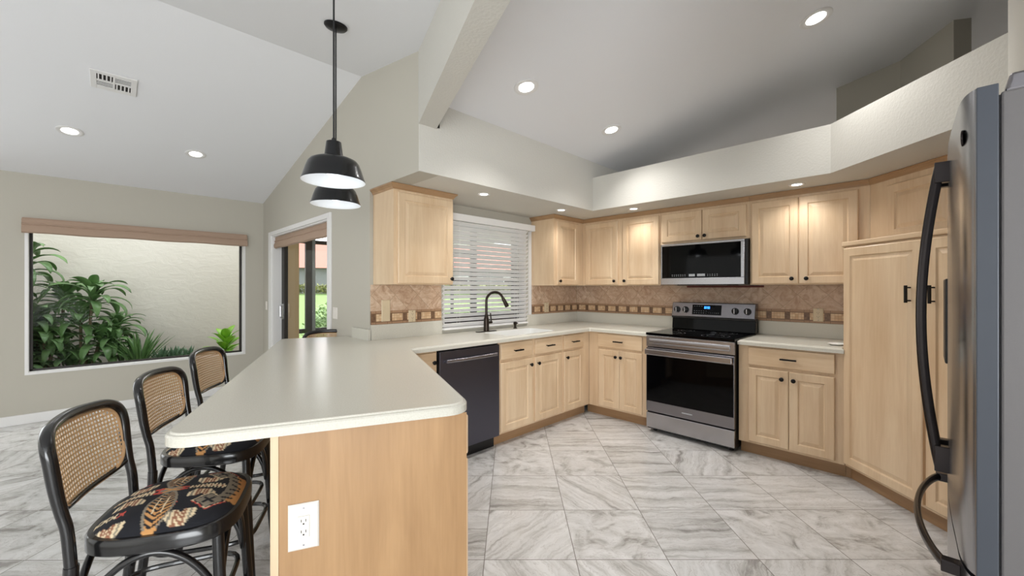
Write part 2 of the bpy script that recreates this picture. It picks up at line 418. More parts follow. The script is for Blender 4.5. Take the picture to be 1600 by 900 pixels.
# baseboards
struct('baseboard_left', bx(XW, -4.2, 0, XW+.015, YD, .095), 'white', bevel=.004)
struct('baseboard_back', MB().box(XW+.016, YD-.015, 0, -5.93, YD, .095).box(-3.86, YD-.015, 0, -3.30, YD, .095), 'white', bevel=.004)
# ---------------------------------------------------------------- picture window
def picture_window():
    y0, y1, z0, z1 = PW
    fr = MB()   # white return lining
    for b in ((XW-.155, y0, z0, XW+.004, y0+.022, z1), (XW-.155, y1-.022, z0, XW+.004, y1, z1), (XW-.155, y0, z0, XW+.006, y1, z0+.022), (XW-.155, y0, z1-.02, XW, y1, z1)): fr.box(*b)
    t = struct('window_1', fr, 'white')
    d = MB(); a, b = y0+.022, y1-.022; c, e = z0+.022, z1-.02
    for q in ((XW-.13, a, c, XW-.09, a+.022, e), (XW-.13, b-.022, c, XW-.09, b, e), (XW-.13, a, c, XW-.09, b, c+.018), (XW-.13, a, e-.02, XW-.09, b, e)): d.box(*q)
    obj('window_frame', d, 'bronzeframe', t)
    obj('pane', bx(XW-.113, a+.02, c+.016, XW-.107, b-.02, e-.018), 'glass', t)
picture_window()
def roman_shade(name, label, L, loc, rz, h, dep=.075):
    """folded roman shade; local x along the width, front towards -y"""
    t = thing(name, label, 'window shade', loc, rz)
    prof = [(0, h), (-dep*.7, h), (-dep*.78, h-.012), (-dep*.75, h-.035), (-dep*.92, h*.62), (-dep*.80, h*.56), (-dep, h*.30), (-dep*.96, .012), (-dep*.7, 0), (-dep*.5, .008), (0, .02)]
    n = len(prof); K = 24; vs = []; fs = []
    for i in range(K+1):
        x = L*i/K; wv = .004*math.sin(i*1.9)
        for (a, b) in prof: vs.append((x, a+wv*(b/h)*(1 if a < -.01 else 0), b+.003*math.sin(i*.8)*(b < h*.9)))
    for i in range(K):
        for j in range(n): fs.append((i*n+j, i*n+(j+1) % n, (i+1)*n+(j+1) % n, (i+1)*n+j))
    fs += [tuple(range(n)), tuple(K*n+j for j in range(n))]
    obj('fabric_fold', MB().add(vs, fs), 'fabric', t, smooth=True)
    obj('headrail', bx(.002, -dep*.6, h, L-.002, -.001, h+.012), 'fabric', t)
# left wall faces +x : local x -> +y, front (-y local) -> +x  : rot 90
roman_shade('roman_shade', 'long taupe roman shade folded above the wide picture window', 1.875, (XW+.001, -.575, 1.865), PI/2, .14)
roman_shade('roman_shade', 'short taupe roman shade folded above the sliding glass door', 1.80, (-5.775, YD+.085, 1.825), 0, .145)
# ---------------------------------------------------------------- sliding door
def sliding_door():
    x0, x1, z0, z1 = SD
    f = MB()
    f.box(x0-.105, YD-.018, 0, x0, YD+.002, z1+.045).box(x1, YD-.018, 0, x1+.075, YD+.002, z1+.045).box(x0, YD-.018, z1-.005, x1, YD+.002, z1+.045)
    f.box(x0-.002, YD, 0, x0+.02, YD+.155, z1).box(x1-.02, YD, 0, x1+.002, YD+.155, z1).box(x0+.02, YD, z1-.02, x1-.02, YD+.155, z1)
    t = struct('door_1', f, 'white', bevel=.003)
    d = MB(); a, b, c = x0+.02, x1-.02, z1-.02; y = YD+.10
    d.box(a, y, 0, b, y+.05, .03).box(a, y, c-.04, b, y+.05, c)
    obj('track', d, 'bronzeframe', t)
    p = MB(); p.box(a, y+.002, .03, a+.11, y+.045, c-.04).box(b-.05, y+.002, .03, b, y+.045, c-.04).box(a+.11, y+.002, .03, b-.05, y+.045, .10)
    q = obj('door_panel', p, 'bronzeframe', t)
    obj('pane', bx(a+.108, y+.018, .09, b-.048, y+.024, c-.042), 'glass', t)
    hd = MB().tube([(a+.08, y-.02, .95), (a+.08, y-.035, .97), (a+.08, y-.035, 1.1), (a+.08, y-.02, 1.12)], .009, 8).box(a+.066, y-.02, .94, a+.094, y+.002, 1.13)
    obj('door_handle', hd, 'steel', t)
sliding_door()
# ---------------------------------------------------------------- kitchen window and blind
def kitchen_window():
    y0, y1, z0, z1 = KW
    f = MB()
    f.box(XS-.15, y0, z0, XS, y0+.015, z1).box(XS-.15, y1-.015, z0, XS, y1, z1).box(XS-.15, y0, z0, XS, y1, z0+.012).box(XS-.15, y0, z1-.015, XS, y1, z1)
    t = struct('window_2', f, 'white')
    d = MB(); X0, X1 = XS-.13, XS-.09
    ys = [y0+.015, y0+.06, (y0+y1)/2-.13, (y0+y1)/2-.075, y1-.10, y1-.015]
    for i in (0, 2, 4): d.box(X0, ys[i], z0+.012, X1, ys[i+1], z1-.015)
    d.box(X0, y0+.015, z0+.012, X1, y1-.015, z0+.130).box(X0, y0+.015, z1-.07, X1, y1-.015, z1-.015)
    obj('window_frame', d, 'bronzeframe', t)
    obj('pane', bx(XS-.113, y0+.05, z0+.07, XS-.108, y1-.09, z1-.06), 'glass', t)
kitchen_window()
def blind():
    t = thing('window_blind', 'white slatted wooden blind over the kitchen sink', 'blind', (XS, 0, 0))
    # coordinates relative to the wall plane; x into the room
    obj('valance', MB().box(.045, 2.10, 1.955, .075, 3.378, 2.02).box(.001, 3.362, 1.955, .045, 3.378, 2.02).box(.001, 2.10, 2.005, .045, 3.362, 2.02), 'slat', t, bevel=.003)
    s = MB(); z = 1.935; pitch = .0430; a = math.radians(41); W = .05
    while z > .975:
        dx, dz = math.cos(a)*W/2, math.sin(a)*W/2
        cx = .028; tx, tz = -math.sin(a)*.0014, math.cos(a)*.0014
        y0, y1 = 2.176, 3.292
        P = [(cx-dx, z-dz), (cx, z+.003), (cx+dx, z+dz)]
        lo = [(p[0]-tx, p[1]-tz) for p in P]; hi = [(p[0]+tx, p[1]+tz) for p in P][::-1]
        pr = lo+hi; n = 6
        s.add([(x, y0, zz) for x, zz in pr]+[(x, y1, zz) for x, zz in pr], [tuple(range(n)), tuple(range(2*n-1, n-1, -1))]+[(i, (i+1) % n, n+(i+1) % n, n+i) for i in range(n)])
        z -= pitch
    obj('slats', s, 'slat', t)
    obj('bottom_rail', bx(.010, 2.176, .945, .050, 3.292, .962), 'slat', t, bevel=.003)
    c = MB()
    for y in (2.35, 2.735, 3.12):
        for x in (.008, .050): c.tube([(x, y, .955), (x, y, 1.96)], .0012, 5)
    obj('ladder_cord', c, 'slat', t)
blind()
struct('trim_5', bx(XS, 3.34, .95, XS+.012, 3.385, 1.955), 'white')
# ---------------------------------------------------------------- cabinets
def panel_front(x0, z0, w, h, y=-.02, t=.02, fr=.055, flat=False):
    """raised panel front; local x right, z up, front faces -y"""
    if flat: st = [(0, t), (0, .003), (.004, 0)]
    else:
        st = [(0, t), (0, .004), (.005, 0), (fr, 0), (fr+.006, .009), (fr+.011, .009), (fr+.034, .0015)]
    L = [[(x0+i, y+d, z0+i), (x0+w-i, y+d, z0+i), (x0+w-i, y+d, z0+h-i), (x0+i, y+d, z0+h-i)] for i, d in st]
    return MB().loops(L)
def knob(parent, x, z, y=-.02):
    mb = MB().lathe([(.006, 0), (.006, -.012), (.011, -.015), (.0155, -.020), (.0155, -.026), (.010, -.031), (.002, -.032)], 18, (x, y, z), axis='y')
    o = obj('knob', mb, 'black', parent, smooth=True); return o
def pull(parent, x, z, L=.11, vert=False, y=-.02):
    a = L/2
    d = (0, 0, 1) if vert else (1, 0, 0)
    p = lambda t, yy: (x+d[0]*t, yy, z+d[2]*t)
    mb = MB()
    q = .006
    if vert: mb.box(x-q, y-.034, z-a, x+q, y-.022, z+a)
    else: mb.box(x-a, y-.034, z-q, x+a, y-.022, z+q)
    for s in (-.75, .75): mb.tube([p(a*s, y+.001), p(a*s, y-.024)], .0045, 8)
    return obj('handle', mb, 'black', parent, bevel=.0015)
def door(par, x0, x1, z0, z1, kn=None, vpull=None, m='maple', y=-.02):
    o = obj('door', panel_front(x0, z0, x1-x0, z1-z0, y=y), m, par)
    if kn: knob(o, kn[0], kn[1], y)
    if vpull: pull(o, vpull[0], vpull[1], .10, True, y)
    return o
def drawer(par, x0, x1, z0, z1, kind='pull', m='maple_h'):
    mb = panel_front(x0, z0, x1-x0, z1-z0, fr=.028, flat=True)
    o = obj('drawer', mb, m, par)
    if kind == 'pull': pull(o, (x0+x1)/2, (z0+z1)/2, .105 if x1-x0 > .3 else .09)
    else: knob(o, x1-.03, (z0+z1)/2)
    return o
DZ0, DZ1, WZ0, WZ1 = .118, .702, .725, .862
def base(name, label, loc, rz, w, depth=.58, toe=.06, group=None, tx=0, hollow=False):
    t = thing(name, label, 'cabinet', loc, rz, group)
    b = bx(0, 0, .10, w, depth, .73).box(0, 0, .73, w, .02, .875) if hollow else bx(0, 0, .10, w, depth, .875)
    obj('body', b, 'maple', t)
    obj('toe_kick', bx(tx, toe, 0, w, depth, .10), 'maple_warm', t)
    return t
# sink run: local x -> +y
FX = -2.515
def sinkbase(name, label, y0, y1, **k): return base(name, label, (FX, y0, 0), PI/2, y1-y0, **k)
t = sinkbase('base_cabinet', 'narrow maple base cabinet between the peninsula and the dishwasher', 1.50, 1.718)
drawer(t, .02, .205, WZ0, WZ1, 'knob'); door(t, .02, .205, DZ0, DZ1, kn=(.18, .64))
t = sinkbase('sink_cabinet', 'maple double-door sink base cabinet right of the dishwasher', 2.332, 3.178, hollow=True)
drawer(t, .014, .402, WZ0, WZ1); drawer(t, .445, .827, WZ0, WZ1)
door(t, .014, .402, DZ0, DZ1, kn=(.374, .645)); door(t, .445, .827, DZ0, DZ1, kn=(.475, .645))
t = sinkbase('corner_cabinet', 'single-door maple base cabinet beside the inner corner', 3.180, 3.644)
drawer(t, .02, .34, WZ0, WZ1); door(t, .02, .34, DZ0, DZ1, kn=(.052, .645))
t = base('base_cabinet', 'maple double-door base cabinet left of the stove', (-2.513, 3.645, 0), 0, .668, tx=-.0615)
drawer(t, .12, .612, WZ0, WZ1); door(t, .126, .366, DZ0, DZ1, kn=(.338, .640)); door(t, .369, .612, DZ0, DZ1, kn=(.396, .640))
t = base('base_cabinet', 'maple double-door base cabinet right of the stove', (-1.066, 3.645, 0), 0, .668)
drawer(t, .073, .617, WZ0, WZ1); door(t, .073, .343, DZ0, DZ1, kn=(.303, .642)); door(t, .347, .617, DZ0, DZ1, kn=(.378, .642))
# upper cabinets
UZ0, UZ1 = 1.357, 2.075
def crown(mb, pts, z0=2.072, z1=2.113):
    """pts: plan polyline (front edge of carcass) ; profile steps outwards -y/perp"""
    prof = [(0, z0), (.006, z0), (.010, z0+.012), (.024, z0+.028), (.030, z0+.031), (.030, z1), (0, z1)]
    n = len(prof); P = [Vector((a, b)) for a, b in pts]; K = len(P); offs = []
    for i in range(K):
        d0 = (P[i]-P[i-1]).normalized() if i > 0 else None; d1 = (P[i+1]-P[i]).normalized() if i < K-1 else None
        n0 = Vector((d0.y, -d0.x)) if d0 else None; n1 = Vector((d1.y, -d1.x)) if d1 else None
        if n0 is None: m = n1
        elif n1 is None: m = n0
        else: m = (n0+n1); m = m/(m.dot(n0))
        offs.append(m)
    vs = []; fs = []
    for i in range(K):
        for (o, z) in prof: q = P[i]+offs[i]*o; vs.append((q.x, q.y, z))
    for i in range(K-1):
        for j in range(n): fs.append((i*n+j, i*n+(j+1) % n, (i+1)*n+(j+1) % n, (i+1)*n+j))
    fs += [tuple(range(n)), tuple((K-1)*n+j for j in range(n))]
    return mb.add(vs, fs)
def upper(label, loc, rz, w, z0, crownpts, depth=.322):
    t = thing('upper_cabinet', label, 'cabinet', loc, rz)
    obj('body', bx(0, 0, z0, w, depth, UZ1), 'maple', t)
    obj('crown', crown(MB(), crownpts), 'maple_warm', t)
    return t
UX = -2.79
t = upper('single-door maple wall cabinet left of the window blind', (UX, 1.523, 0), PI/2, .545, UZ0, [(0, .322), (0, 0), (.545, 0), (.545, .322)])
door(t, .030, .535, UZ0+.008, 2.052, kn=(.510, 1.405))
t = upper('single-door maple wall cabinet right of the window blind', (UX, 3.392, 0), PI/2, .528, UZ0, [(0, .322), (0, 0), (.528, 0)])
door(t, .040, .420, UZ0+.008, 2.052, kn=(.070, 1.405))
YU = 3.92
t = upper('double-door maple wall cabinet in the corner left of the microwave', (UX+.001, YU, 0), 0, .934, UZ0, [(.0, 0), (.934, 0)])
door(t, .045, .461, UZ0+.008, 2.052, kn=(.430, 1.405)); door(t, .520, .922, UZ0+.008, 2.052, kn=(.552, 1.405))
t = upper('short double-door maple wall cabinet directly above the microwave', (-1.853, YU, 0), 0, .793, 1.757, [(0, 0), (.793, 0)])
door(t, .016, .398, 1.775, 2.052, kn=(.372, 1.81)); door(t, .404, .768, 1.775, 2.052, kn=(.432, 1.81))
t = upper('tall double-door maple wall cabinet right of the microwave', (-1.058, YU, 0), 0, .776, UZ0, [(0, 0), (.776, 0)])
door(t, .014, .345, UZ0+.008, 2.052, kn=(.306, 1.405)); door(t, .352, .712, UZ0+.008, 2.052, kn=(.402, 1.405))
# diagonal pantry and the cabinet above it
R45 = -PI/4
def loc45(poly, o):   # world plan -> local coordinates of a frame at o rotated -45
    c, s = math.cos(-R45), math.sin(-R45)
    return [((x-o[0])*c-(y-o[1])*s, (x-o[0])*s+(y-o[1])*c) for x, y in poly]
po = (-.392, 3.645)
t = thing('pantry_cabinet', 'tall maple pantry cabinet set diagonally beside the refrigerator', 'cabinet', (*po, 0), R45)
pp = [(-.392, 3.645), (.41, 2.843), (XR-.004, 2.843), (XR-.004, YR-.004), (-.392, YR-.004)]
obj('body', MB().prism(loc45(pp, po), .10, 1.615), 'maple', t)
pt = [(-.3965, 3.7055), (-.367, 3.7055), (.46, 2.878), (XR-.004, 2.878), (XR-.004, YR-.004), (-.3965, YR-.004)]
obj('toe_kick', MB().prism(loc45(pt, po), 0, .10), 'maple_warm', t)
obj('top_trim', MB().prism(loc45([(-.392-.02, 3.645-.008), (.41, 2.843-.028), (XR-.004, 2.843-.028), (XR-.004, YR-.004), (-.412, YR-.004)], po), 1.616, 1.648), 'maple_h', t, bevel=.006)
door(t, .004, .553, .118, 1.603, vpull=(.487, 1.295)); door(t, .572, 1.115, .118, 1.603, vpull=(.622, 1.295))
uo = (-.281, 3.92)
t = thing('upper_cabinet', 'maple wall cabinet set diagonally above the tall pantry', 'cabinet', (*uo, 0), R45)
up_ = [(-.281, 3.92), (.50, 3.139), (XR-.004, 3.139), (XR-.004, YR-.004), (-.279, YR-.004)]
obj('body', MB().prism(loc45(up_, uo), 1.650, UZ1), 'maple', t)
obj('crown', crown(MB(), [(0, 0), (1.10, 0)]), 'maple_warm', t)
door(t, .150, .60, 1.668, 2.030); door(t, .62, 1.07, 1.668, 2.030)
# ---------------------------------------------------------------- peninsula
RP = math.radians(67.5); PO = UV(-1.452, -.21)
t = thing('peninsula_cabinet', 'maple peninsula base with flat end panel holding an outlet', 'cabinet', (*PO, 0), RP)
def locP(q):
    d = (q[0]-PO[0], q[1]-PO[1]); c, s = math.cos(-RP), math.sin(-RP)
    return (d[0]*c-d[1]*s, d[0]*s+d[1]*c)
body = [locP(UV(-1.456, -.19)), locP(UV(-1.456, .405)), locP(UV(-2.55, .405)), locP((-3.10, 1.472)), locP(UV(-3.1, -.19))]
obj('body', MB().prism(body, .0, .875), 'maple_pen', t)
obj('end_panel', bx(.022, 0, 0, .625, .004, .875), 'maple_pen', t)
obj('corner_stile', bx(0, -.004, 0, .022, .03, .875), 'maple', t)
# kitchen-facing doors: local frame rotated so that front faces +v
def kfront(nm, a0, a1, z0, z1):
    L = []
    for i, d in [(0, 0), (0, .016), (.005, .02), ]:
        L.append([(.615+d, a0+i, z0+i), (.615+d, a1-i, z0+i), (.615+d, a1-i, z1-i), (.615+d, a0+i, z1-i)])
    return obj(nm, MB().loops(L), 'maple', t)
for a0, a1 in ((.012, .50), (.51, 1.0)):
    kfront('drawer', a0, a1, .720, .862); kfront('door', a0, a1, .118, .702)
# ---------------------------------------------------------------- worktops
def round_poly(pts, rad):
    """pts list of (x,y,r)"""
    out = []
    n = len(pts)
    for i in range(n):
        x, y, r = pts[i]; p = Vector((x, y)); a = Vector(pts[i-1][:2]); b = Vector(pts[(i+1) % n][:2])
        if r <= 0: out.append((x, y)); continue
        d0 = (a-p).normalized(); d1 = (b-p).normalized(); ang = d0.angle(d1); t_ = r/math.tan(ang/2)
        s0 = p+d0*t_; c = p+(d0+d1).normalized()*(r/math.sin(ang/2))
        s1 = p+d1*t_; a0 = math.atan2(s0.y-c.y, s0.x-c.x); a1 = math.atan2(s1.y-c.y, s1.x-c.x)
        da = (a1-a0+PI) % (2*PI)-PI
        K = 8
        for k_ in range(K+1): th = a0+da*k_/K; out.append((c.x+r*math.cos(th), c.y+r*math.sin(th)))
    return out
def inset(poly, d, mask):
    n = len(poly); out = []
    for i in range(n):
        p = Vector(poly[i]); a = Vector(poly[i-1]); b = Vector(poly[(i+1) % n])
        e0 = (p-a); e1 = (b-p)
        if e0.length < 1e-9 or e1.length < 1e-9: out.append(tuple(p)); continue
        e0.normalize(); e1.normalize()
        n0 = Vector((-e0.y, e0.x)); n1 = Vector((-e1.y, e1.x)); m = (n0+n1).normalized(); k_ = m.dot(n0)
        q = p+m*(d/max(k_, .4)); out.append((q.x, q.y))
    return out
def worktop(outer, holes=()):
    prof = [(0, .876), (0, .901), (.0035, .9065), (.010, .908), (.012, .9125), (.0145, .914)]
    mb = MB(); L = [[(x, y, z) for x, y in inset(outer, d, None)] for d, z in prof]
    mb.loops(L, cap0=False, cap1=False)
    bm = bmesh.new()
    for z, src in ((.914, L[-1]), (.876, L[0])):
        es = []
        for lp in [[(p[0], p[1]) for p in src]]+[list(h) for h in holes]:
            vs = [bm.verts.new((x, y, z)) for x, y in lp]
            es += [bm.edges.new((vs[i], vs[(i+1) % len(vs)])) for i in range(len(vs))]
        bmesh.ops.triangle_fill(bm, use_beauty=True, use_dissolve=False, edges=es)
    bm.verts.index_update(); mb.add([tuple(v.co) for v in bm.verts], [tuple(v.index for v in f.verts) for f in bm.faces]); bm.free()
    for h in holes: mb.loops([[(x, y, .914) for x, y in h], [(x, y, .876) for x, y in h]], cap0=False, cap1=False)
    return mb
XC, YC = -2.480, 3.612
g = .003
pen_in = (XC, (.43-SU*XC)/CU)
outer = [(XS+g, YR-g, 0), (XS+g, YD+g+.0, 0), (XS-.0-.0, YD-g, 0), (-3.535, YD-g, 0), (*UV(-3.83, .025-.02), 0), (*UV(-3.83, -.485), .05),
         (*UV(-1.43, -.485), .075), (*UV(-1.43, .43), .085), (*pen_in, .012), (XC, YC, .012), (-1.842, YC, 0), (-1.842, YR-g, 0)]
outer = [(XS+g, YR-g, 0), (XS+g, YD-g, 0), (-3.533, YD-g, 0), (*UV(-3.83, -.485), .05),
         (*UV(-1.43, -.485), .075), (*UV(-1.43, .43), .085), (*pen_in, .012), (XC, YC, .012), (-1.842, YC, 0), (-1.842, YR-g, 0)]
op = round_poly(outer, 0)
def rrect(x0, y0, x1, y1, r, K=5):
    out = []
    for cx, cy, a in ((x1-r, y1-r, 0), (x0+r, y1-r, PI/2), (x0+r, y0+r, PI), (x1-r, y0+r, 1.5*PI)):
        for i in range(K+1): th = a+PI/2*i/K; out.append((cx+r*math.cos(th), cy+r*math.sin(th)))
    return out
s1 = rrect(-2.90, 2.48, -2.545, 3.14, .06)
wt = obj('worktop', worktop(op, (s1,)), 'counter'); tag(wt, 'long off-white worktop wrapping from the peninsula past the sink to the stove', 'worktop')
lo = rrect(-2.885, 2.495, -2.56, 3.125, .06); lo2 = rrect(-2.86, 2.52, -2.585, 3.10, .05)
obj('sink_basin', MB().loops([[(x, y, .9135) for x, y in s1], [(x, y, .82) for x, y in lo], [(x, y, .765) for x, y in lo], [(x, y, .755) for x, y in lo2]], cap0=False), 'dish', wt)
obj('drain', MB().lathe([(.045, .756), (.045, .758), (.03, .757), (.001, .756)], 24, (-2.72, 2.77, 0)), 'steel', wt)
sp = MB().box(XS+g, YD+g+.0, .914, XS+.022, 2.176, 1.035).box(XS+g, 3.30, .914, XS+.022, YR-g, 1.035).box(XS+.022, YR-.022, .914, -1.842, YR-g, 1.035)
sp.box(-3.40, YD-.022, .914, XS+.022, YD-g, 1.00)
sp.box(XS+g, 2.176, .914, XS+.004, 3.30, .953)
obj('upstand', sp, 'counter', wt, bevel=.002)
w2 = obj('worktop', worktop([(-1.067, YC), (-.397, YC), (-.397, YR-g), (-1.067, YR-g)]), 'counter'); tag(w2, 'short off-white worktop between the stove and the pantry', 'worktop')
obj('upstand', bx(-1.067, YR-.022, .914, -.397, YR-g, 1.035), 'counter', w2, bevel=.002)
# tile splashback
def splash(label, loc, rz, w, zb=1.036, zt=1.356, gap=()):
    t = thing('tile_backsplash', label, 'backsplash', loc, rz)
    f = MB().box(0, -.010, zb+.108, w, 0, zt)
    obj('diamond_tiles', f, 'splash', t)
    b = obj('border_strip', MB().box(0, -.012, 0, w, 0, .108), 'band', t, loc=(0, 0, zb))
    return t
splash('brown diamond tile backsplash left of the window blind, with two cover plates', (XS+.001, YD+.004, 0), PI/2, 2.172-YD-.004)
splash('brown diamond tile backsplash right of the window blind, up to the corner', (XS+.001, 3.390, 0), PI/2, YR-3.390-.016)
splash('brown diamond tile backsplash running behind the stove', (XS+.003, YR-.001, 0), 0, -.398-(XS+.003))
tag(obj('edge_strip', bx(-1.72, YR-.02, 1.335, -1.03, YR-.012, 1.352), 'redtrim'), 'thin dark red strip on the tile under the microwave', 'trim strip')
# ---------------------------------------------------------------- outlets and switches
def plate(kind, label, loc, rz, w=.07, h=.115, m='plate', group=None):
    t = thing('wall_outlet' if kind == 'outlet' else 'light_switch', label, 'outlet' if kind == 'outlet' else 'switch', loc, rz, group)
    L = [[(-w/2+i, y, -h/2+i), (w/2-i, y, -h/2+i), (w/2-i, y, h/2-i), (-w/2+i, y, h/2-i)] for i, y in ((0, 0), (0, -.003), (.004, -.006))]
    obj('cover_plate', MB().loops(L), m, t)
    if kind == 'outlet':
        o = obj('receptacle', bx(-.017, -.0085, -.034, .017, -.006, .034), m, t, bevel=.001)
        s = MB()
        for z in (.017, -.017):
            s.box(-.0075, -.009, z-.001, -.0055, -.0084, z+.007).box(.0055, -.009, z-.001, .0075, -.0084, z+.007).box(-.0022, -.009, z-.0095, .0022, -.0084, z-.005)
        obj('slots', s, 'slotdark', o)
        for z in (.046, -.046): obj('screw', MB().lathe([(.003, -.0058), (.003, -.0068)], 10, (0, 0, z*h/.115), axis='y'), 'steel', t)
    elif kind == 'rocker':
        n = max(1, round(w/.046)-0) if w > .1 else 1
        for i in range(n):
            x = (i-(n-1)/2)*.046
            obj('rocker', MB().loops([[(x-.016, y, -.033), (x+.016, y, -.033), (x+.016, y2, .033), (x-.016, y2, .033)] for y, y2 in ((-.005, -.005), (-.008, -.011))]), m, t)
    return t
plate('outlet', 'white duplex outlet on the wooden end panel of the peninsula', (*UV(-1.4515, -.118), .578), RP, .088, .145)
plate('rocker', 'white two-gang switch plate on the wall right of the sliding door', (-3.80, YD-.0005, 1.10), 0, .095, .105)
plate('rocker', 'small white switch plate on the wall left of the sliding door', (-6.05, YD-.0005, 1.10), 0, .06, .11)
plate('rocker', 'large almond switch plate on the tile left of the kitchen window', (XS+.0135, 1.625, 1.145), PI/2, .075, .175, 'almond')
plate('outlet', 'small almond outlet in the tile border under the left wall cabinet', (XS+.0135, 1.868, 1.09), PI/2, .065, .10, 'almond')
plate('outlet', 'almond outlet in the tile near the inner corner', (XS+.0135, 3.64, 1.105), PI/2, .075, .11, 'almond')
plate('outlet', 'almond outlet in the tile between the stove and the pantry', (-.632, YR-.0135, 1.105), 0, .07, .11, 'almond')
# ---------------------------------------------------------------- faucet, dispenser, saucer
t = thing('faucet', 'dark bronze gooseneck pull-down kitchen faucet at the sink', 'faucet', (-2.957, 2.587, .914))
obj('base_plate', MB().prism(rrect(-.028, -.125, .028, .125, .027), 0, .006), 'bronze', t, bevel=.002)
obj('column', MB().lathe([(.027, .006), (.026, .03), (.026, .08), (.024, .12), (.018, .145), (.0135, .165)], 24), 'bronze', t, smooth=True)
pts = [(0, 0, .16), (0, 0, .288)]
cd = (.35, .937)
for i in range(1, 15):
    a = PI*i/14*.87; r = .088
    pts.append(((r-r*math.cos(a))*cd[0], (r-r*math.cos(a))*cd[1], .288+r*math.sin(a)))
obj('spout', MB().tube(pts, .0125, 14), 'bronze', t, smooth=True)
e = Vector(pts[-1]); dd = (Vector(pts[-1])-Vector(pts[-2])).normalized()
obj('spray_head', MB().tube([e, e+dd*.01, e+dd*.015, e+dd*.06, e+dd*.10], [.0135, .015, .017, .019, .021], 14), 'bronze', t, smooth=True)
obj('lever', MB().tube([(.0, .015, .085), (.0, .070, .085)], .012, 12).tube([(0, .060, .086), (.0, .062, .11), (.0, .052, .175)], [.008, .007, .0055], 10), 'bronze', t, smooth=True)
t = thing('soap_dispenser', 'short dark soap dispenser beside the faucet', 'soap dispenser', (-2.982, 3.004, .914))
obj('pump', MB().lathe([(.021, 0), (.021, .006), (.012, .012), (.012, .035), (.018, .042), (.019, .062), (.012, .068)], 20), 'bronze', t, smooth=True)
obj('nozzle', MB().tube([(0, 0, .055), (.035, 0, .055)], .006, 8), 'bronze', t)
tag(obj('saucer', MB().lathe([(.02, 0), (.03, 0), (.052, .010), (.052, .0125), (.03, .004), (.001, .003)], 28, (-.458, 3.78, .914)), 'dish', smooth=True), 'small white saucer on the short worktop against the pantry', 'dish')
# ---------------------------------------------------------------- dishwasher
t = thing('dishwasher', 'black stainless dishwasher with bowed bar handle under the sink worktop', 'dishwasher', (FX, 1.722, 0), PI/2)
obj('body', bx(.004, .0, .10, .600, .56, .868), 'blackplastic', t)
obj('door', MB().box(.006, -.026, .105, .600, -.002, .862), 'dwsteel', t, bevel=.004)
pts = [(.05+.50*i/12, -.052-.014*math.sin(PI*i/12), .790) for i in range(13)]
obj('handle', MB().tube(pts, .013, 10, sq=(1, .6), up=(0, 0, 1)).box(.045, -.052, .780, .060, -.026, .80).box(.54, -.052, .780, .555, -.026, .80), 'darksteel', t, smooth=True)
obj('toe_kick', bx(.004, .045, 0, .600, .50, .10), 'blackplastic', t)
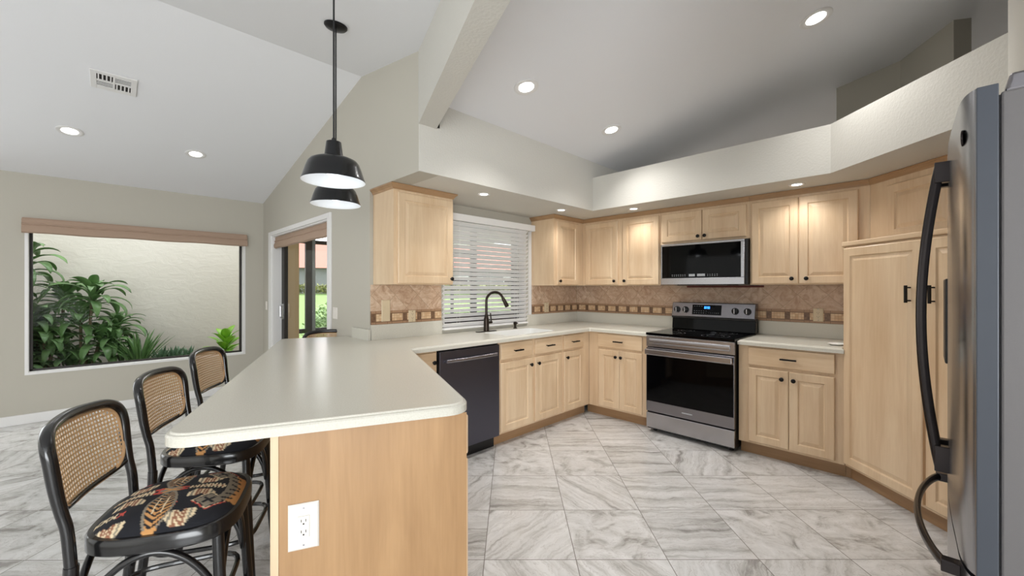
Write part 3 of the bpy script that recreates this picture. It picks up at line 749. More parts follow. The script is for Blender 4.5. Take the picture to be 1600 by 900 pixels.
# ---------------------------------------------------------------- range
def stove():
    X0, X1 = -1.834, -1.074; W = X1-X0
    t = thing('stove', 'stainless electric range with black glass top and oven door', 'stove', (X0, 3.60, 0))
    obj('body', bx(.004, .0, .03, W-.004, .60, .895), 'blackplastic', t)
    for x in (.05, W-.05):
        for y in (.06, .54): obj('foot', MB().lathe([(.018, 0), (.018, .03)], 12, (x, y, 0)), 'blackplastic', t)
    obj('cooktop', bx(0, -.028, .896, W, .56, .918), 'blackglass', t, bevel=.003)
    cf = MB().box(.004, -.026, .790, W-.004, -.001, .893)
    cf.tube([(.035, -.030, .842), (W-.035, -.030, .842)], .026, 12, sq=(1, .18), up=(0, 0, 1))
    obj('front_rail', cf, 'steel', t, bevel=.003)
    d = obj('oven_door', bx(.004, -.028, .195, W-.004, -.001, .782), 'darksteel', t, bevel=.004)
    obj('oven_window', bx(.010, -.031, .290, W-.010, -.027, .712), 'blackglass', d)
    hb = MB().box(.010, -.075, .722, W-.010, -.052, .772).box(.03, -.055, .735, .055, -.026, .76).box(W-.055, -.055, .735, W-.03, -.026, .76)
    obj('handle', hb, 'steel', d, bevel=.006)
    obj('badge', bx(W/2-.045, -.0295, .236, W/2+.045, -.0275, .246), 'mark', d)
    obj('storage_drawer', bx(.004, -.026, .045, W-.004, -.001, .183), 'steel', t, bevel=.004)
    bgd = MB()
    # control panel: slanted upper block above a dark gap and a lower glass riser
    def sl(y0, y1, y2, z0, z1): # front slants from y0 (bottom) to y1 (top), back y2
        return MB().add([(0, y0, z0), (W, y0, z0), (W, y2, z0), (0, y2, z0), (0, y1, z1), (W, y1, z1), (W, y2, z1), (0, y2, z1)],
                        [(0, 3, 2, 1), (4, 5, 6, 7), (0, 1, 5, 4), (1, 2, 6, 5), (2, 3, 7, 6), (3, 0, 4, 7)])
    obj('backguard_riser', sl(.535, .545, .622, .919, 1.030), 'blackglass', t, bevel=.004)
    obj('vent_trim', sl(.530, .530, .622, 1.030, 1.046), 'blackplastic', t)
    p = obj('control_panel', sl(.520, .548, .622, 1.046, 1.186), 'darksteel', t, bevel=.006)
    tilt = math.atan2(.028, .14)
    def on(x, z, off): # point on slanted panel
        y = .520+.028*(z-1.046)/.14
        return (x, y-off*math.cos(tilt), z+off*math.sin(tilt))
    def quad(x0, x1, z0, z1, off0, off1):
        L = [[on(x0, z0, o), on(x1, z0, o), on(x1, z1, o), on(x0, z1, o)] for o in (off0, off1)]
        return MB().loops(L)
    obj('display', quad(.205, .475, 1.070, 1.165, -.001, .0015), 'blackglass', p)
    dg = MB()
    for i, x in enumerate((.318, .331, .347, .360)):
        for (a, b, c_, d_) in ((0, .009, .020, .0225), (0, .009, .010, .0125), (0, .009, 0, .0025), (0, .002, 0, .0225), (.007, .009, 0, .0225)):
            q = quad(x+a, x+b, 1.128+c_, 1.128+d_, .0015, .0022); dg.add(q.v, q.f)
    obj('clock_digits', dg, 'bluelcd', p)
    mk = MB()
    for i in range(6):
        for z in (1.085, 1.105, 1.150):
            if z > 1.12 and i > 3: continue
            q = quad(.222+i*.022, .232+i*.022, z, z+.003, .0015, .0021); mk.add(q.v, q.f)
    for i in range(6):
        q = quad(.355+i*.018, .363+i*.018, 1.088, 1.091, .0015, .0021); mk.add(q.v, q.f)
    obj('key_print', mk, 'mark', p)
    for x in (.055, .140, W-.165, W-.062):
        kb = obj('knob', MB().lathe([(.031, .0), (.031, -.004), (.026, -.006), (.024, -.022), (.020, -.025), (.001, -.025)], 24, (x, .532, 1.115), axis='y'), 'blackplastic', p, smooth=True)
        obj('grip', bx(x-.005, .497, 1.092, x+.005, .510, 1.138), 'steel', kb, bevel=.002)
    # burner rings printed under the glass
    r = MB()
    for (x, y, rad) in ((.20, .13, .095), (.56, .13, .11), (.20, .40, .075), (.56, .40, .09)):
        for q in (rad, rad*.6):
            n = 40; L = [[(x+(q+e)*math.cos(2*PI*i/n), y+(q+e)*math.sin(2*PI*i/n), .9184) for i in range(n)] for e in (0, .0015)]
            r.loops(L, False, False)
    obj('burner_rings', r, 'mark', t)
stove()
# ---------------------------------------------------------------- microwave
t = thing('microwave', 'over-the-range microwave with black glass front and steel frame', 'microwave', (-1.822, 3.865, 1.362))
W = .738; H = .388
obj('body', bx(.002, .012, 0, .758, .365, H), 'blackplastic', t)
d = MB(); d.box(0, -.012, 0, W, .012, .062).box(0, -.012, H-.020, W, .012, H).box(0, -.012, .062, .012, .012, H-.020).box(W-.028, -.012, .062, W, .012, H-.020)
dr = obj('door', d, 'steel', t, bevel=.003)
obj('door_glass', bx(.012, -.009, .062, W-.028, .010, H-.020), 'blackglass', dr)
mk = MB()
for i in range(7):
    for z in (.078, .090): mk.box(.11+i*.020, -.0098, z, .118+i*.020, -.0092, z+.004)
obj('key_print', mk, 'mark', dr)
mk = MB()
for i in range(5):
    for z in (.078, .090): mk.box(.435+i*.020, -.0098, z, .442+i*.020, -.0092, z+.004)
obj('key_print', mk, 'mark', dr)
for a, b in ((.27, .325), (.345, .415)): obj('display_label', bx(a, -.0098, .076, b, -.0092, .098), 'mark', dr)
obj('bottom_vent', bx(.15, .02, -.006, .60, .30, 0), 'blackplastic', t)
# ---------------------------------------------------------------- refrigerator
def fridge():
    Y0, Y1 = 1.338, 2.250; YM = (Y0+Y1)/2
    t = thing('refrigerator', 'large stainless french-door refrigerator with dark curved handles', 'refrigerator', (0, 0, 0))
    obj('body', bx(.112, Y0+.004, .03, .90, Y1-.004, 1.745), 'fside', t, bevel=.004)
    for x in (.18, .84):
        for y in (Y0+.08, Y1-.08): obj('foot', MB().lathe([(.022, 0), (.022, .031)], 12, (x, y, 0)), 'blackplastic', t)
    half = [(.0815, 1.3395), (.0765, 1.3425), (.071, 1.352), (.0655, 1.366), (.061, 1.385), (.0575, 1.41), (.0552, 1.443), (.053, 1.53), (.0505, 1.61), (.049, 1.70), (.048, 1.788)]
    def mir(p): return [(x, 2*YM-y) for x, y in p]
    near = half+[(.108, 1.788), (.108, 1.3385)]
    far = mir(near)[::-1]
    full = half+mir(half)[::-1]+[(.108, 2*YM-1.3385), (.108, 1.3385)]
    def extr(poly, z0, z1, r=.004):
        return MB().loops([[(x, y, z0) for x, y in inset(poly, -0.0, None)], [(x, y, z1) for x, y in poly]])
    dn = obj('door', extr(near, .705, 1.762), 'fsteel', t, smooth=True)
    df = obj('door', extr(far, .705, 1.762), 'fsteel', t, smooth=True)
    fz = obj('freezer_drawer', extr(full, .06, .695), 'fsteel', t, smooth=True)
    for dd, z0, z1 in ((dn, .705, 1.762), (fz, .06, .695)): obj('door_edge', bx(.0770, 1.3350, z0, .1085, 1.3390, z1), 'dooredge', dd, bevel=.0015)
    obj('gasket', bx(.106, Y0+.01, .06, .113, Y1-.01, 1.74), 'gasket', t)
    def vh(y, par):
        K = 24; pts = []; 
        for i in range(K+1):
            s = i/K; z = 1.690+(.800-1.690)*s; x = .030-.040*math.sin(PI*min(1, max(0, s)))**.9
            pts.append((x, y, z))
        h = MB().tube(pts, .0125, 12, sq=(1.0, .55), up=(1, 0, 0))
        h.box(.018, y-.013, 1.640, .052, y+.013, 1.700).box(.018, y-.013, .790, .052, y+.013, .865)
        obj('handle', h, 'handle', par, smooth=True, bevel=.002)
    vh(1.752, dn); vh(2*YM-1.752, df)
    K = 30; pts = []
    for i in range(K+1):
        s = i/K; y = 1.425+(2.09-1.425)*s
        pts.append((.042-.060*math.sin(PI*s)**.6, y, .668))
    h = MB().tube(pts, .0135, 12, sq=(1, .6), up=(0, 0, 1)).box(.025, 1.415, .655, .058, 1.445, .683).box(.025, 2.07, .655, .058, 2.10, .683)
    obj('handle', h, 'handle', fz, smooth=True, bevel=.002)
    obj('dispenser', bx(.044, 1.93, 1.085, .056, 2.11, 1.36), 'blackplastic', df, bevel=.004)
    bd = obj('badge', MB().lathe([(.018, 0), (.018, -.003), (.015, -.004), (.001, -.004)], 28, (0, 0, 0), axis='x'), 'handle', dn, smooth=True, loc=(.0612, 1.392, 1.672))
    bd.rotation_euler = (0, 0, math.radians(-8))
    hc = MB().add([(.118, 1.352, 1.745), (.175, 1.352, 1.745), (.175, 1.43, 1.745), (.118, 1.43, 1.745), (.126, 1.356, 1.785), (.162, 1.356, 1.785), (.162, 1.42, 1.785), (.126, 1.42, 1.785)],
                  [(0, 3, 2, 1), (4, 5, 6, 7), (0, 1, 5, 4), (1, 2, 6, 5), (2, 3, 7, 6), (3, 0, 4, 7)])
    obj('hinge_cover', hc, 'darksteel', t, bevel=.006)
    obj('hinge_cover', MB().box(.175, 1.36, 1.745, .60, 1.40, 1.762), 'darksteel', t, bevel=.003)
fridge()
# ---------------------------------------------------------------- recessed lights
def slope_rot(k):  # ceiling z rises with x at slope k
    return (0, -math.atan(k), 0)
def can(label, loc, rot, r, power, group, spot=130, name='recessed_light'):
    t = thing(name, label, 'ceiling light', loc, 0, group); t.rotation_euler = rot
    obj('trim_ring', MB().loops([[(q*math.cos(2*PI*i/40), q*math.sin(2*PI*i/40), z) for i in range(40)] for q, z in ((r, 0), (r, -.004), (r*.93, -.007), (r*.74, -.005), (r*.58, -.001))], cap0=False, cap1=False), 'white', t, smooth=True)
    obj('diffuser', MB().lathe([(r*.60, -.001), (r*.60, -.0035)], 36), 'glow', t)
    l = bpy.data.lights.new('lamp', 'SPOT'); l.energy = power; l.spot_size = math.radians(spot); l.spot_blend = 1; l.shadow_soft_size = r*.7; l.color = (1, .985, .965)
    lo = bpy.data.objects.new('lamp', l); C.objects.link(lo); lo.parent = t; lo.location = (0, 0, -.03)
for x, y, lb in ((-1.921, 2.042, 'recessed ceiling light nearest the beam in the kitchen ceiling'), (-1.921, 3.120, 'recessed kitchen ceiling light near the far soffit corner'), (-.476, 3.108, 'recessed kitchen ceiling light at top right, above the pantry side')):
    can(lb, (x, y, kceil(x)-.001), slope_rot(.2), .085, POT_W*(.55 if x > -1 else .72 if y > 3 else 1.1), 'recessed lights in the sloped ceilings')
# hidden from this view, over the fridge side
kd = (RZ-2.455)/(RX-XW)
for y, lb in ((-.215, 'left recessed ceiling light in the dining ceiling, under the vent'), (.644, 'right recessed ceiling light in the dining ceiling, closer to the sliding door wall')):
    can(lb, (-5.152, y, dceil(-5.152)-.001), slope_rot(kd), .085, DIN_W, 'recessed lights in the sloped ceilings')
for x, y, lb in ((-2.60, 2.247, 'small recessed soffit light between the left wall cabinet and the blind'), (-2.58, 3.256, 'small recessed soffit light above the right end of the blind'),
                 (-2.034, 3.711, 'small recessed soffit light left of the microwave'), (-.687, 3.718, 'small recessed soffit light above the cabinet right of the microwave')):
    can(lb, (x, y, ZS-.0005), (0, 0, 0), .052, SOF_W, 'small lights in the soffit', 150)
# ---------------------------------------------------------------- vent
t = thing('ceiling_vent', 'white rectangular air vent in the sloped dining ceiling', 'vent', (-4.255, .047, dceil(-4.255)-.001)); t.rotation_euler = slope_rot(kd)
W2, L2 = .115, .125
fr = MB(); a, b = .080, .092
fr.box(-W2, -L2, -.008, W2, -b, 0).box(-W2, b, -.008, W2, L2, 0).box(-W2, -b, -.008, -a, b, 0).box(a, -b, -.008, W2, b, 0).box(-a, -.006, -.008, a, .006, 0).box(-.006, -b, -.008, .006, -.006, 0).box(-.006, .006, -.008, .006, b, 0)
obj('frame', fr, 'white', t, bevel=.002)
obj('duct', bx(-a, -b, -.001, a, b, 0), 'slotdark', t)
lv = MB()
for (x0, x1, y0, y1, vert) in ((.006, a, -b, -.006, True), (-a, -.006, .006, b, True), (-a, -.006, -b, -.006, False), (.006, a, .006, b, False)):
    n = 4
    for i in range(n):
        if vert:
            yy = y0+(y1-y0)*(i+.5)/n; lv.box(x0, yy-.005, -.007, x1, yy+.003, -.003)
        else:
            xx = x0+(x1-x0)*(i+.5)/n; lv.box(xx-.003, y0, -.007, xx+.003, y1, -.003)
obj('louvres', lv, 'white', t)
# ---------------------------------------------------------------- pendants
def pendant(label, u, v):
    X, Y = UV(u, v); zr = 1.843; zc = dceil(X)
    t = thing('pendant_lamp', label, 'pendant lamp', (X, Y, zr), 0, 'pendant lamps over the peninsula')
    outp = [(.144, 0), (.1435, .006), (.138, .02), (.126, .058), (.116, .085), (.106, .098), (.085, .108), (.060, .114), (.044, .118), (.0425, .124), (.034, .190), (.012, .194)]
    inp = [(.012, .186), (.030, .180), (.038, .116), (.060, .109), (.085, .103), (.103, .094), (.112, .083), (.122, .057), (.134, .02), (.140, .003)]
    obj('shade', MB().lathe(outp, 48, cap=False), 'shade_out', t, smooth=True)
    obj('shade_lining', MB().lathe(inp[1:]+[(.144, 0)], 48, cap=False), 'shade_in', t, smooth=True)
    obj('bulb', MB().lathe([(.013, .11), (.016, .10), (.032, .075), (.036, .055), (.031, .036), (.016, .024), (.001, .021)], 24), 'bulb', t, smooth=True)
    h = zc-zr
    obj('cord', MB().tube([(0, 0, .190), (0, 0, h-.02)], .0045, 8).lathe([(.010, .190), (.010, .205), (.005, .212)], 12), 'cord', t)
    c = obj('canopy', MB().lathe([(.067, .0), (.067, -.008), (.058, -.018), (.02, -.024)], 36), 'black', t, smooth=True, loc=(0, 0, h-.002)); c.rotation_euler = (0, math.atan(.1646), 0)
    l = bpy.data.lights.new('lamp', 'POINT'); l.energy = PEN_W; l.shadow_soft_size = .03; l.color = (.92, .96, 1)
    lo = bpy.data.objects.new('lamp', l); C.objects.link(lo); lo.parent = t; lo.location = (0, 0, .012)
pendant('nearer and larger-looking black enamel dome pendant lamp over the peninsula', -2.157, -.046)
pendant('farther black enamel dome pendant lamp, showing partly below the nearer one', -2.750, -.047)
# ---------------------------------------------------------------- bar stools
def kilim(w, d):
    """w across (cm), d forward (cm)"""
    BL = rgb(22, 23, 30); CR = rgb(228, 208, 172); GY = rgb(140, 130, 114); GD = rgb(205, 150, 92); RD = rgb(196, 78, 66); BR = rgb(150, 100, 76)
    c = BL; aw = abs(w); dc = d+1.5
    # combs along d
    if 4.5 < abs(dc) < 15 and aw < 1.5:
        if aw < .55: c = CR if abs(dc) % 1.6 < 1.1 else BR
        elif (abs(dc) % 1.0) < .5: c = CR
    # arrow / axe shapes
    for d0 in (9.5, -9.0):
        for w0, sg in ((4.7, 1), (-4.7, -1)):
            a = abs(dc-d0); b = (w-w0)*sg
            if -2.1 < b < 2.1 and a < 3.7-.8*max(0, -b) and not (b > .9 and a < .9*(b-.9)):
                c = CR
                if abs((a-1.3)) < .35 or abs(a-.5) < .25: c = BR
                if abs(a-2.6) < .3: c = GY
    for w0, sg in ((15.5, 1), (-15.5, -1)):
        for d0 in (6.5, -11):
            a = abs(dc-d0); b = (w-w0)*sg
            if -2.4 < b < 2.8 and a < 3.9-.8*max(0, b) and not (b < -1.2 and a < .9*(-b-1.2)):
                c = CR
                if abs(a-1.2) < .35 or abs(a-.4) < .2: c = BR
                if abs(a-2.6) < .3: c = GY
    # rows of crosses
    for w0 in (9.6, -9.6):
        for k_ in range(11):
            d0 = -17+k_*1.9
            if k_ in (5, 6) or k_ > 10: continue
            d1 = d0 if k_ < 5 else d0+1.2
            a, b = abs(dc-d1), abs(w-w0)
            if a < .85 and b < 1.15 and abs(a-b) < .36:
                c = RD if k_ in (4, 10) else CR
    # diamonds
    for w0 in (9.6, -9.6):
        q = abs(dc-12.5)*1.0+abs(w-w0)*1.05
        if q < 4.9: c = RD if q > 4.4 and abs(w) > 9.6 else CR
        if q < 4.2: c = BL
        if q < 3.7: c = GY
        if q < 2.9 and abs(abs(dc-12.5)-abs(w-w0)) < .55: c = BL
    # leaf motif along the width
    if aw < 19.5 and aw > .3:
        hw = 3.4*max(0, math.sin(PI*min(1, aw/19.5)))**.75+.4
        if abs(dc) < hw:
            c = GY
            if abs(dc) < hw-.7:
                ph = (aw+abs(dc)*.9) % 1.7
                c = BL if ph < .8 else (GD if aw > 9 or ph > 1.3 else GY)
                if abs(abs(dc)-1.1) < .2 and 5 < aw < 13: c = CR
            if aw > 17.5: c = GD
    if aw < 1.6 and abs(dc) < 3.6:
        c = GY if abs(dc) < 3 else RD
        if abs(aw-abs(dc)*.5) < .35: c = GD
    if 2.4 < abs(dc) < 4.6 and .5 < aw < 1.5: c = RD
    # gold and grey corners at the front
    q = dc-17.0+.02*w*w
    if q > -1.5 and aw < 9:
        c = GY if q < 1.2 else GD
        if abs((aw % 3)-1.5+.3*q) < .45 and q > -.6 and q < 2.2: c = BL
    return c
def seat_outline(K=160, s=1.0):
    out = []
    for i in range(K):
        a = 2*PI*i/K; c_, s_ = math.cos(a), math.sin(a)
        n = 3.3
        r = (abs(c_)**n+abs(s_)**n)**(-1/n)
        x, y = r*c_, r*s_
        wd = .203*(1+.10*y)        # a little wider at the front
        out.append((x*wd*s, y*.200*s))
    return out
SZ = .562   # underside of seat ring
def build_stool():
    t = thing('bar_stool', '', 'bar stool', (0, 0, 0), 0, 'bar stools around the peninsula')
    o1 = seat_outline(); 
    def ring(s, z): return [(x*s, y*s, z) for x, y in o1]
    obj('seat_frame', MB().loops([ring(.97, SZ), ring(1.0, SZ+.006), ring(1.0, SZ+.040), ring(.975, SZ+.048), ring(.90, SZ+.048), ring(.89, SZ+.03)]), 'lacquer', t, smooth=True)
    # cushion
    K, Rn = 220, 70; vs = []; cols = []; ol = seat_outline(K)
    for j in range(Rn+1):
        q = j/Rn
        for x, y in ol:
            X, Y = x*.925*q, y*.925*q
            z = SZ+.044+.052*(1-q**3.2)**.75+.004*math.sin(9*X/.2)*math.sin(7*Y/.2)*(1-q)
            vs.append((X, Y, z)); cols.append(kilim(X*100, Y*100))
    fs = [(j*K+i, j*K+(i+1) % K, (j+1)*K+(i+1) % K, (j+1)*K+i) for j in range(Rn) for i in range(K)]
    cu = obj('cushion', MB().add(vs, fs), MK, t, smooth=True)
    at = cu.data.color_attributes.new('weave', 'FLOAT_COLOR', 'POINT')
    for i, c_ in enumerate(cols): at.data[i].color = c_
    # back hoop, symmetric: from seat up and over
    hp = [(.186, -.182, SZ-.01), (.187, -.190, .66), (.189, -.200, .71), (.193, -.208, .76), (.196, -.214, .81), (.198, -.219, .855), (.195, -.226, .890), (.178, -.236, .916), (.142, -.249, .931), (.085, -.261, .937), (.03, -.267, .940)]
    hoop = hp+[(-x, y, z) for x, y, z in hp[::-1]]
    # refine
    def smooth_path(P, sub=4):
        P = [Vector(p) for p in P]; out = []
        for i in range(len(P)-1):
            p0, p1, p2, p3 = P[max(i-1, 0)], P[i], P[i+1], P[min(i+2, len(P)-1)]
            for k_ in range(sub):
                s = k_/sub
                out.append(.5*((2*p1)+(p2-p0)*s+(2*p0-5*p1+4*p2-p3)*s*s+(3*p1-p0-3*p2+p3)*s**3))
        out.append(P[-1]); return out
    hs = smooth_path(hoop)
    rad = [.0142+.0018*min(1, max(0, (p.z-.70)/.12)) for p in hs]
    bf = obj('back_frame', MB().tube(hs, rad, 14), 'lacquer', t, smooth=True)
    # lower curved rail of the back
    def yback(z): # plane of the back
        return -.196-.048*max(0, (z-.66))/.28
    lr = smooth_path([(x, -.026+yback(.745)+.0-.0*x+.026*(abs(x)/.185)**2, .712+.040*(1-(abs(x)/.185)**2)*0+.0*x) for x in (-.185, -.13, -.065, 0, .065, .13, .185)])
    def panel_xz(K=72):
        out = []
        for i in range(K):
            a = 2*PI*i/K; c_, s_ = math.cos(a), math.sin(a); n = 4.2
            r = (abs(c_)**n+abs(s_)**n)**(-1/n); x, y = r*c_, r*s_
            zz = .811+y*.114; wd = .184 if y > -.2 else .184-.018*(-y-.2)
            out.append((x*wd, zz))
        return out
    def P3(x, z, off=0): # cane panel bows backwards in plan
        return (x, yback(z)-.030*(1-(abs(x)/.19)**2)+.004+off, z)
    po_ = panel_xz()
    obj('lower_rail', MB().tube([P3(.186*s_, .700+.018*(abs(s_)**4)) for s_ in [i/12-1 for i in range(25)]], .0085, 10), 'lacquer', t, smooth=True)
    obj('cane_binding', MB().tube([P3(x, z, .003) for x, z in po_], .0050, 8, closed=True), 'cane_edge', t, smooth=True)
    # woven cane with real openings
    def inside(x, z):
        dx, dz = abs(x)/(.185-.018*max(0, (.797-z)/.114)), abs(z-.811)/.115
        return dx**4.2+dz**4.2 < 1
    cw = MB(); p_ = .0136; idx = {}
    nx, nz = 15, 9
    for i in range(-nx, nx+1):
        for j in range(-nz, nz+1):
            cx, cz = i*p_, .817+j*p_
            if not inside(cx, cz): continue
            h = p_/2; q = .0037
            oc = [(h, -h), (h, h), (-h, h), (-h, -h)]
            inn = [(q*1.25*math.cos(PI/8+PI/4*k_), q*1.25*math.sin(PI/8+PI/4*k_)) for k_ in range(8)]
            b = len(cw.v)
            vs = [P3(cx+a, cz+c_) for a, c_ in oc]+[P3(cx+a, cz+c_, .0007) for a, c_ in inn]
            # inn: 0,1 right ; 1,2 ... ; angles 22.5, 67.5, 112.5, ...
            f = [(0, 1, 4, 11), (1, 5, 4), (1, 2, 6, 5), (2, 7, 6), (2, 3, 8, 7), (3, 9, 8), (3, 0, 10, 9), (0, 11, 10)]
            cw.add(vs, f)
    cn = obj('cane_panel', cw, 'cane', t)
    sm = cn.modifiers.new('thick', 'SOLIDIFY'); sm.thickness = .0016; sm.offset = 0
    # legs
    for sx in (1, -1):
        obj('leg', MB().tube(smooth_path([(sx*.186, -.182, SZ), (sx*.186, -.190, .40), (sx*.186, -.215, .18), (sx*.192, -.240, 0)]), .0165, 12), 'lacquer', t, smooth=True)
        obj('leg', MB().tube(smooth_path([(sx*.160, .150, SZ+.004), (sx*.168, .158, .40), (sx*.180, .170, .18), (sx*.192, .182, 0)]), .0165, 12), 'lacquer', t, smooth=True)
    def arch(a, b, top, drop=.22, bow=(0, 0)):
        pts = []
        for i in range(25):
            s = i/24; e = math.sin(PI*s)**.55
            pts.append((a[0]+(b[0]-a[0])*s+bow[0]*e, a[1]+(b[1]-a[1])*s+bow[1]*e, top-drop+drop*e))
        return pts
    tp = SZ-.012
    for A, B_ in (((.181, -.19), (.164, .155)), ((-.181, -.19), (-.164, .155)), ((.164, .155), (-.164, .155)), ((.181, -.19), (-.181, -.19))):
        obj('arched_brace', MB().tube(arch(A, B_, tp), .0105, 10), 'lacquer', t, smooth=True)
    # foot ring
    rp = [(.184*math.cos(a)*1.0, -.02+.178*math.sin(a), .20) for a in [2*PI*i/40 for i in range(40)]]
    def sq(a): c_, s_ = math.cos(a), math.sin(a); r = (abs(c_)**5+abs(s_)**5)**(-.2); return (r*c_*.181, -.022+r*s_*.190, .20)
    obj('foot_ring', MB().tube([sq(2*PI*i/56) for i in range(56)], .010, 8, closed=True), 'lacquer', t, smooth=True)
    obj('upper_ring', MB().tube([tuple(a*b for a, b in zip(sq(2*PI*i/56), (.93, .90, 1.6))) for i in range(56)], .009, 8, closed=True), 'lacquer', t, smooth=True)
    return t
m_, nt_, p_n = newmat('kilim_weave'); h_ = N(nt_)
at_ = h_.node('Attribute'); at_.attribute_name = 'weave'
h_.L(at_.outputs['Color'], p_n.inputs['Base Color']); p_n.inputs['Roughness'].default_value = .9
tc_ = h_.node('TexCoord').outputs['Object']; wv = h_.node('TexWave'); wv.inputs['Scale'].default_value = 150; h_.L(tc_, wv.inputs['Vector'])
h_.L(h_.bump(wv.outputs['Color'], .3, .001), p_n.inputs['Normal'])
MK = m_
stool = build_stool()
def copy_tree(o, parent=None):
    c_ = o.copy(); C.objects.link(c_); c_.parent = parent
    for ch in list(o.children): copy_tree(ch, c_)
    return c_
STOOLS = [(-1.695, -.515, -22.5, 'nearest black cane-back bar stool, its whole patterned seat in view'),
          (-2.33, -.545, -27, 'middle black cane-back bar stool, seat half under the worktop'),
          (-3.06, -.56, -31, 'third black cane-back bar stool along the worktop, backrest below the picture window corner'),
          (-3.80, -.13, -112.5, 'black cane-back bar stool behind the far end of the worktop, at the sliding door')]
for i, (u, v, a, lb) in enumerate(STOOLS):
    o = stool if i == 0 else copy_tree(stool)
    X, Y = UV(u, v); o.location = (X, Y, 0); o.rotation_euler = (0, 0, math.radians(a)); o['label'] = lb
# ---------------------------------------------------------------- courtyard outside the picture window
struct('wall_courtyard', bx(XW-1.55, -2.4, -.3, XW-1.40, YD+.3, 3.2), 'stucco')
struct('wall_courtyard', bx(XW-1.40, -2.4, -.3, XW-.16, -2.3, 3.2), 'stucco')
struct('floor_courtyard', bx(XW-1.40, -2.3, -.12, XW-.161, YD, .30), 'soil')
def leaf(mb, base, az, L, W, rise, droop, fold=.25, n=9, twist=0):
    """arching blade starting at base; rise = start elevation (rad), droop total bend"""
    p = Vector(base); el = rise; ds = L/n; hor = Vector((math.cos(az), math.sin(az), 0)); side = Vector((-math.sin(az), math.cos(az), 0))
    rows = []
    for i in range(n+1):
        s = i/n; w_ = W*(math.sin(PI*min(1, s*.93+.05))**.75)*(1 if s < .97 else .3)
        up = Vector((-math.sin(el)*hor.x, -math.sin(el)*hor.y, math.cos(el)))
        sd = side*math.cos(twist*s)+up*math.sin(twist*s)
        rows.append((p-sd*w_/2+up*fold*w_*.5, p.copy(), p+sd*w_/2+up*fold*w_*.5))
        d = hor*math.cos(el)+Vector((0, 0, 1))*math.sin(el); p = p+d*ds; el -= droop/n*(.5+s)
    vs = [q for r in rows for q in r]; fs = []
    for i in range(n):
        a = i*3
        fs += [(a, a+1, a+4, a+3), (a+1, a+2, a+5, a+4)]
    mb.add(vs, fs)
def plant(name, label, loc, m, leaves, stems=(), group=None, cat='plant'):
    t = thing(name, label, cat, loc, 0, group)
    if stems:
        s = MB()
        for (x, y, z, r) in stems: s.tube([(x*.3, y*.3, 0), (x*.7, y*.7, z*.5), (x, y, z)], r, 8)
        obj('stem', s, 'stem', t, smooth=True)
    mb = MB()
    for lf in leaves: leaf(mb, *lf)
    o = obj('foliage', mb, m, t, smooth=True)
    sm = o.modifiers.new('thick', 'SOLIDIFY'); sm.thickness = .0018
    return t
def corn(label, x, y, h, seed, n=44, L=.55, W=.075, heads=3):
    rnd = random.Random(seed); lv = []; st = []
    for k_ in range(heads):
        hx, hy = rnd.uniform(-.16, .16), rnd.uniform(-.2, .2); hz = h*(1-.27*k_)
        st.append((hx, hy, hz, .014))
        for i in range(n//heads):
            q = i/(n//heads); az = i*2.4+rnd.uniform(-.3, .3)
            z = hz-.38*q*h*.5
            s_ = .35+.65*min(1, q*2+.3)
            lv.append(((hx*(1-.0*q), hy, z), az, L*s_*rnd.uniform(.8, 1.1), W*rnd.uniform(.8, 1.15), 1.25-.9*q+rnd.uniform(-.15, .15), 1.5+1.3*q+rnd.uniform(-.2, .3), .25, 10, rnd.uniform(-.4, .4)))
    return plant('corn_plant', label, (x, y, .30), 'leaf', lv, st)
corn('tall leafy corn plant at the left edge of the picture window', XW-.84, -.66, 1.42, 3, 96, .44, .095, 4)
corn('bushy corn plant left of centre in the picture window, in front of the stucco wall', XW-.74, -.20, 1.00, 5, 100, .42, .090, 4)
corn('middle-height corn plant between the tall one and the bushy one', XW-.92, -.42, .98, 21, 90, .40, .09, 3)
corn('low corn plant at the foot of the tall one, behind the window sill', XW-.66, -.50, .50, 11, 80, .36, .085, 4)
corn('low corn plant beside the pointed yucca in the picture window', XW-.86, .04, .60, 12, 70, .36, .075, 3)
rnd = random.Random(4)
plant('yucca_plant', 'spiky dark green yucca in the middle of the courtyard bed', (XW-.6, .30, .30), 'leaf',
      [((rnd.uniform(-.02, .02), rnd.uniform(-.02, .02), .02), i*2.4, rnd.uniform(.42, .56), .032, 1.25-.012*i, rnd.uniform(.1, .45), .35, 7) for i in range(34)])
for k_, (dx, y) in enumerate(((-.55, .50), (-.60, .64), (-.52, .76))):
    plant('aloe_plant', ['grey-green aloe just right of the spiky yucca', 'grey-green aloe in the middle of the aloe row', 'grey-green aloe at the right end of the aloe row'][k_], (XW+dx, y, .30), 'leaf_grey',
          [((0, 0, .0), i*2.4, rnd.uniform(.22, .31), .045, 1.4-.03*i, rnd.uniform(.0, .25), .3, 6) for i in range(16)], group='aloes in the courtyard bed')
lv = []; 
for i in range(15):
    q = i/15; lv.append(((0, 0, .12+.22*q), i*2.4, .30-.06*q, .125-.02*q, .55+.7*q, .9, .18, 8))
plant('broadleaf_plant', 'bright green broad-leaved plant at the right edge of the picture window', (XW-.52, 1.17, .30), 'leaf_bright', lv, [(0, 0, .36, .008)])
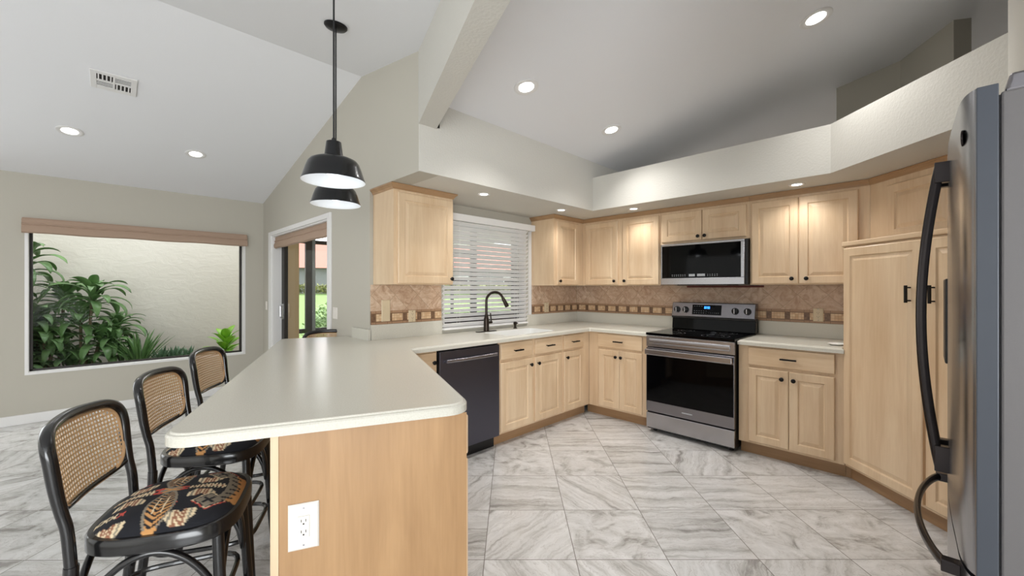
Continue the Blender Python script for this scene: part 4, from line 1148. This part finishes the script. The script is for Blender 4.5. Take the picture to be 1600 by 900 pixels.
# ---------------------------------------------------------------- patio and garden beyond the sliding door
struct('floor_patio', bx(-8.2, YD+.16, -.12, XS-.161, 7.0, -.02), 'pavers')
struct('ceiling_patio', bx(-7.3, YD+.16, 2.30, XS-.161, 6.0, 2.40), 'white')
PX = -7.05
sc_ = thing('screen_enclosure', 'dark bronze framed screen enclosure around the patio', 'screen frame', (PX, 0, -.02))
def post(y, w_=.05, m='bronzeframe'): obj('post', bx(-.05, y, 0, 0, y+w_, 2.315), m, sc_)
post(2.30, .095); post(2.40, .05, 'greywall'); post(3.75); post(5.2)
obj('chair_rail', bx(-.045, 2.2, .62, -.005, 5.9, .69), 'bronzeframe', sc_)
obj('top_rail', bx(-.045, 2.2, 2.07, -.005, 5.9, 2.13), 'bronzeframe', sc_)
obj('kick_plate', bx(-.04, 2.2, 0, -.01, 5.9, .08), 'bronzeframe', sc_)
tag(obj('patio_column', bx(PX-.10, 1.93, -.02, PX+.05, 2.185, 2.30), 'tan'), 'tan stucco column outside the sliding glass door', 'column')
struct('ground', MB().prism([(-95, -40), (-8.2, -40), (-8.2, 120), (-95, 120)], -1.0, lambda x, y: -.15 if x > -9 else .95), 'lawn')
def bush(name, label, loc, r, n, m, seed, group=None, h=1.0, ls=.09):
    rnd = random.Random(seed); mb = MB(); st = MB()
    for i in range(n):
        a, b = rnd.uniform(0, 2*PI), math.acos(rnd.uniform(-.6, 1)); q = r*rnd.uniform(.55, 1)
        p = (q*math.sin(b)*math.cos(a), q*math.sin(b)*math.sin(a), r*.7*h+q*h*math.cos(b))
        leaf(mb, p, rnd.uniform(0, 6.28), ls*rnd.uniform(.7, 1.3), ls*.5, rnd.uniform(-.3, 1.1), .6, .2, 3)
    for i in range(6):
        a = i*1.05; st.tube([(0, 0, 0), (r*.35*math.cos(a), r*.35*math.sin(a), r*.8*h)], .012, 6)
    t = thing(name, label, 'bush', loc, 0, group)
    obj('stem', st, 'stem', t); obj('foliage', mb, m, t)
bush('leafy_bush', 'pale leafy bush just outside the patio screen', (-8.75, 3.42, -.15), .66, 2600, 'leaf_bush', 2, h=1.05)
bush('leafy_bush', 'leafy bush outside the kitchen window, farther along the screen', (-8.7, 5.6, -.15), .6, 900, 'leaf_bush', 8)
# far house: long, facing the patio
def house():
    t = thing('house', 'far grey house with a pink tiled roof beyond the lawn', 'house', (-63, 33.9, .55), math.radians(-29.4))
    obj('wall', bx(-4, -45, 0, 8, 32, 3.7), 'greywall', t)
    r = MB().add([(9, -47, 3.6), (9, 34, 3.6), (-8, 34, 3.6), (-8, -47, 3.6), (1, -42, 8.2), (1, 29, 8.2)], [(0, 1, 5, 4), (1, 2, 5), (2, 3, 4, 5), (3, 0, 4), (0, 3, 2, 1)])
    obj('roof', r, 'roof', t)
    for i in range(9):
        y = -40+i*8.2
        f = obj('window_frame', bx(8.0, y, .6, 8.1, y+2.6, 2.6), 'white', t)
        obj('pane', bx(8.1, y+.15, .75, 8.13, y+2.45, 2.45), 'blackglass', f)
house()
hd = MB(); rnd = random.Random(9)
h0, h1 = Vector((-66, 2, .6)), Vector((-36, 56, .6)); dv = h1-h0
for i in range(5200):
    s_ = rnd.random(); p = h0+dv*s_; leaf(hd, (p.x+rnd.uniform(-.7, .7), p.y+rnd.uniform(-.7, .7), .5+rnd.uniform(.05, 1.1)), rnd.uniform(0, 6.28), .5, .3, rnd.uniform(0, 1.2), .5, .2, 2)
o = obj('hedge', hd, 'hedge'); tag(o, 'low clipped hedge in front of the far house', 'hedge')
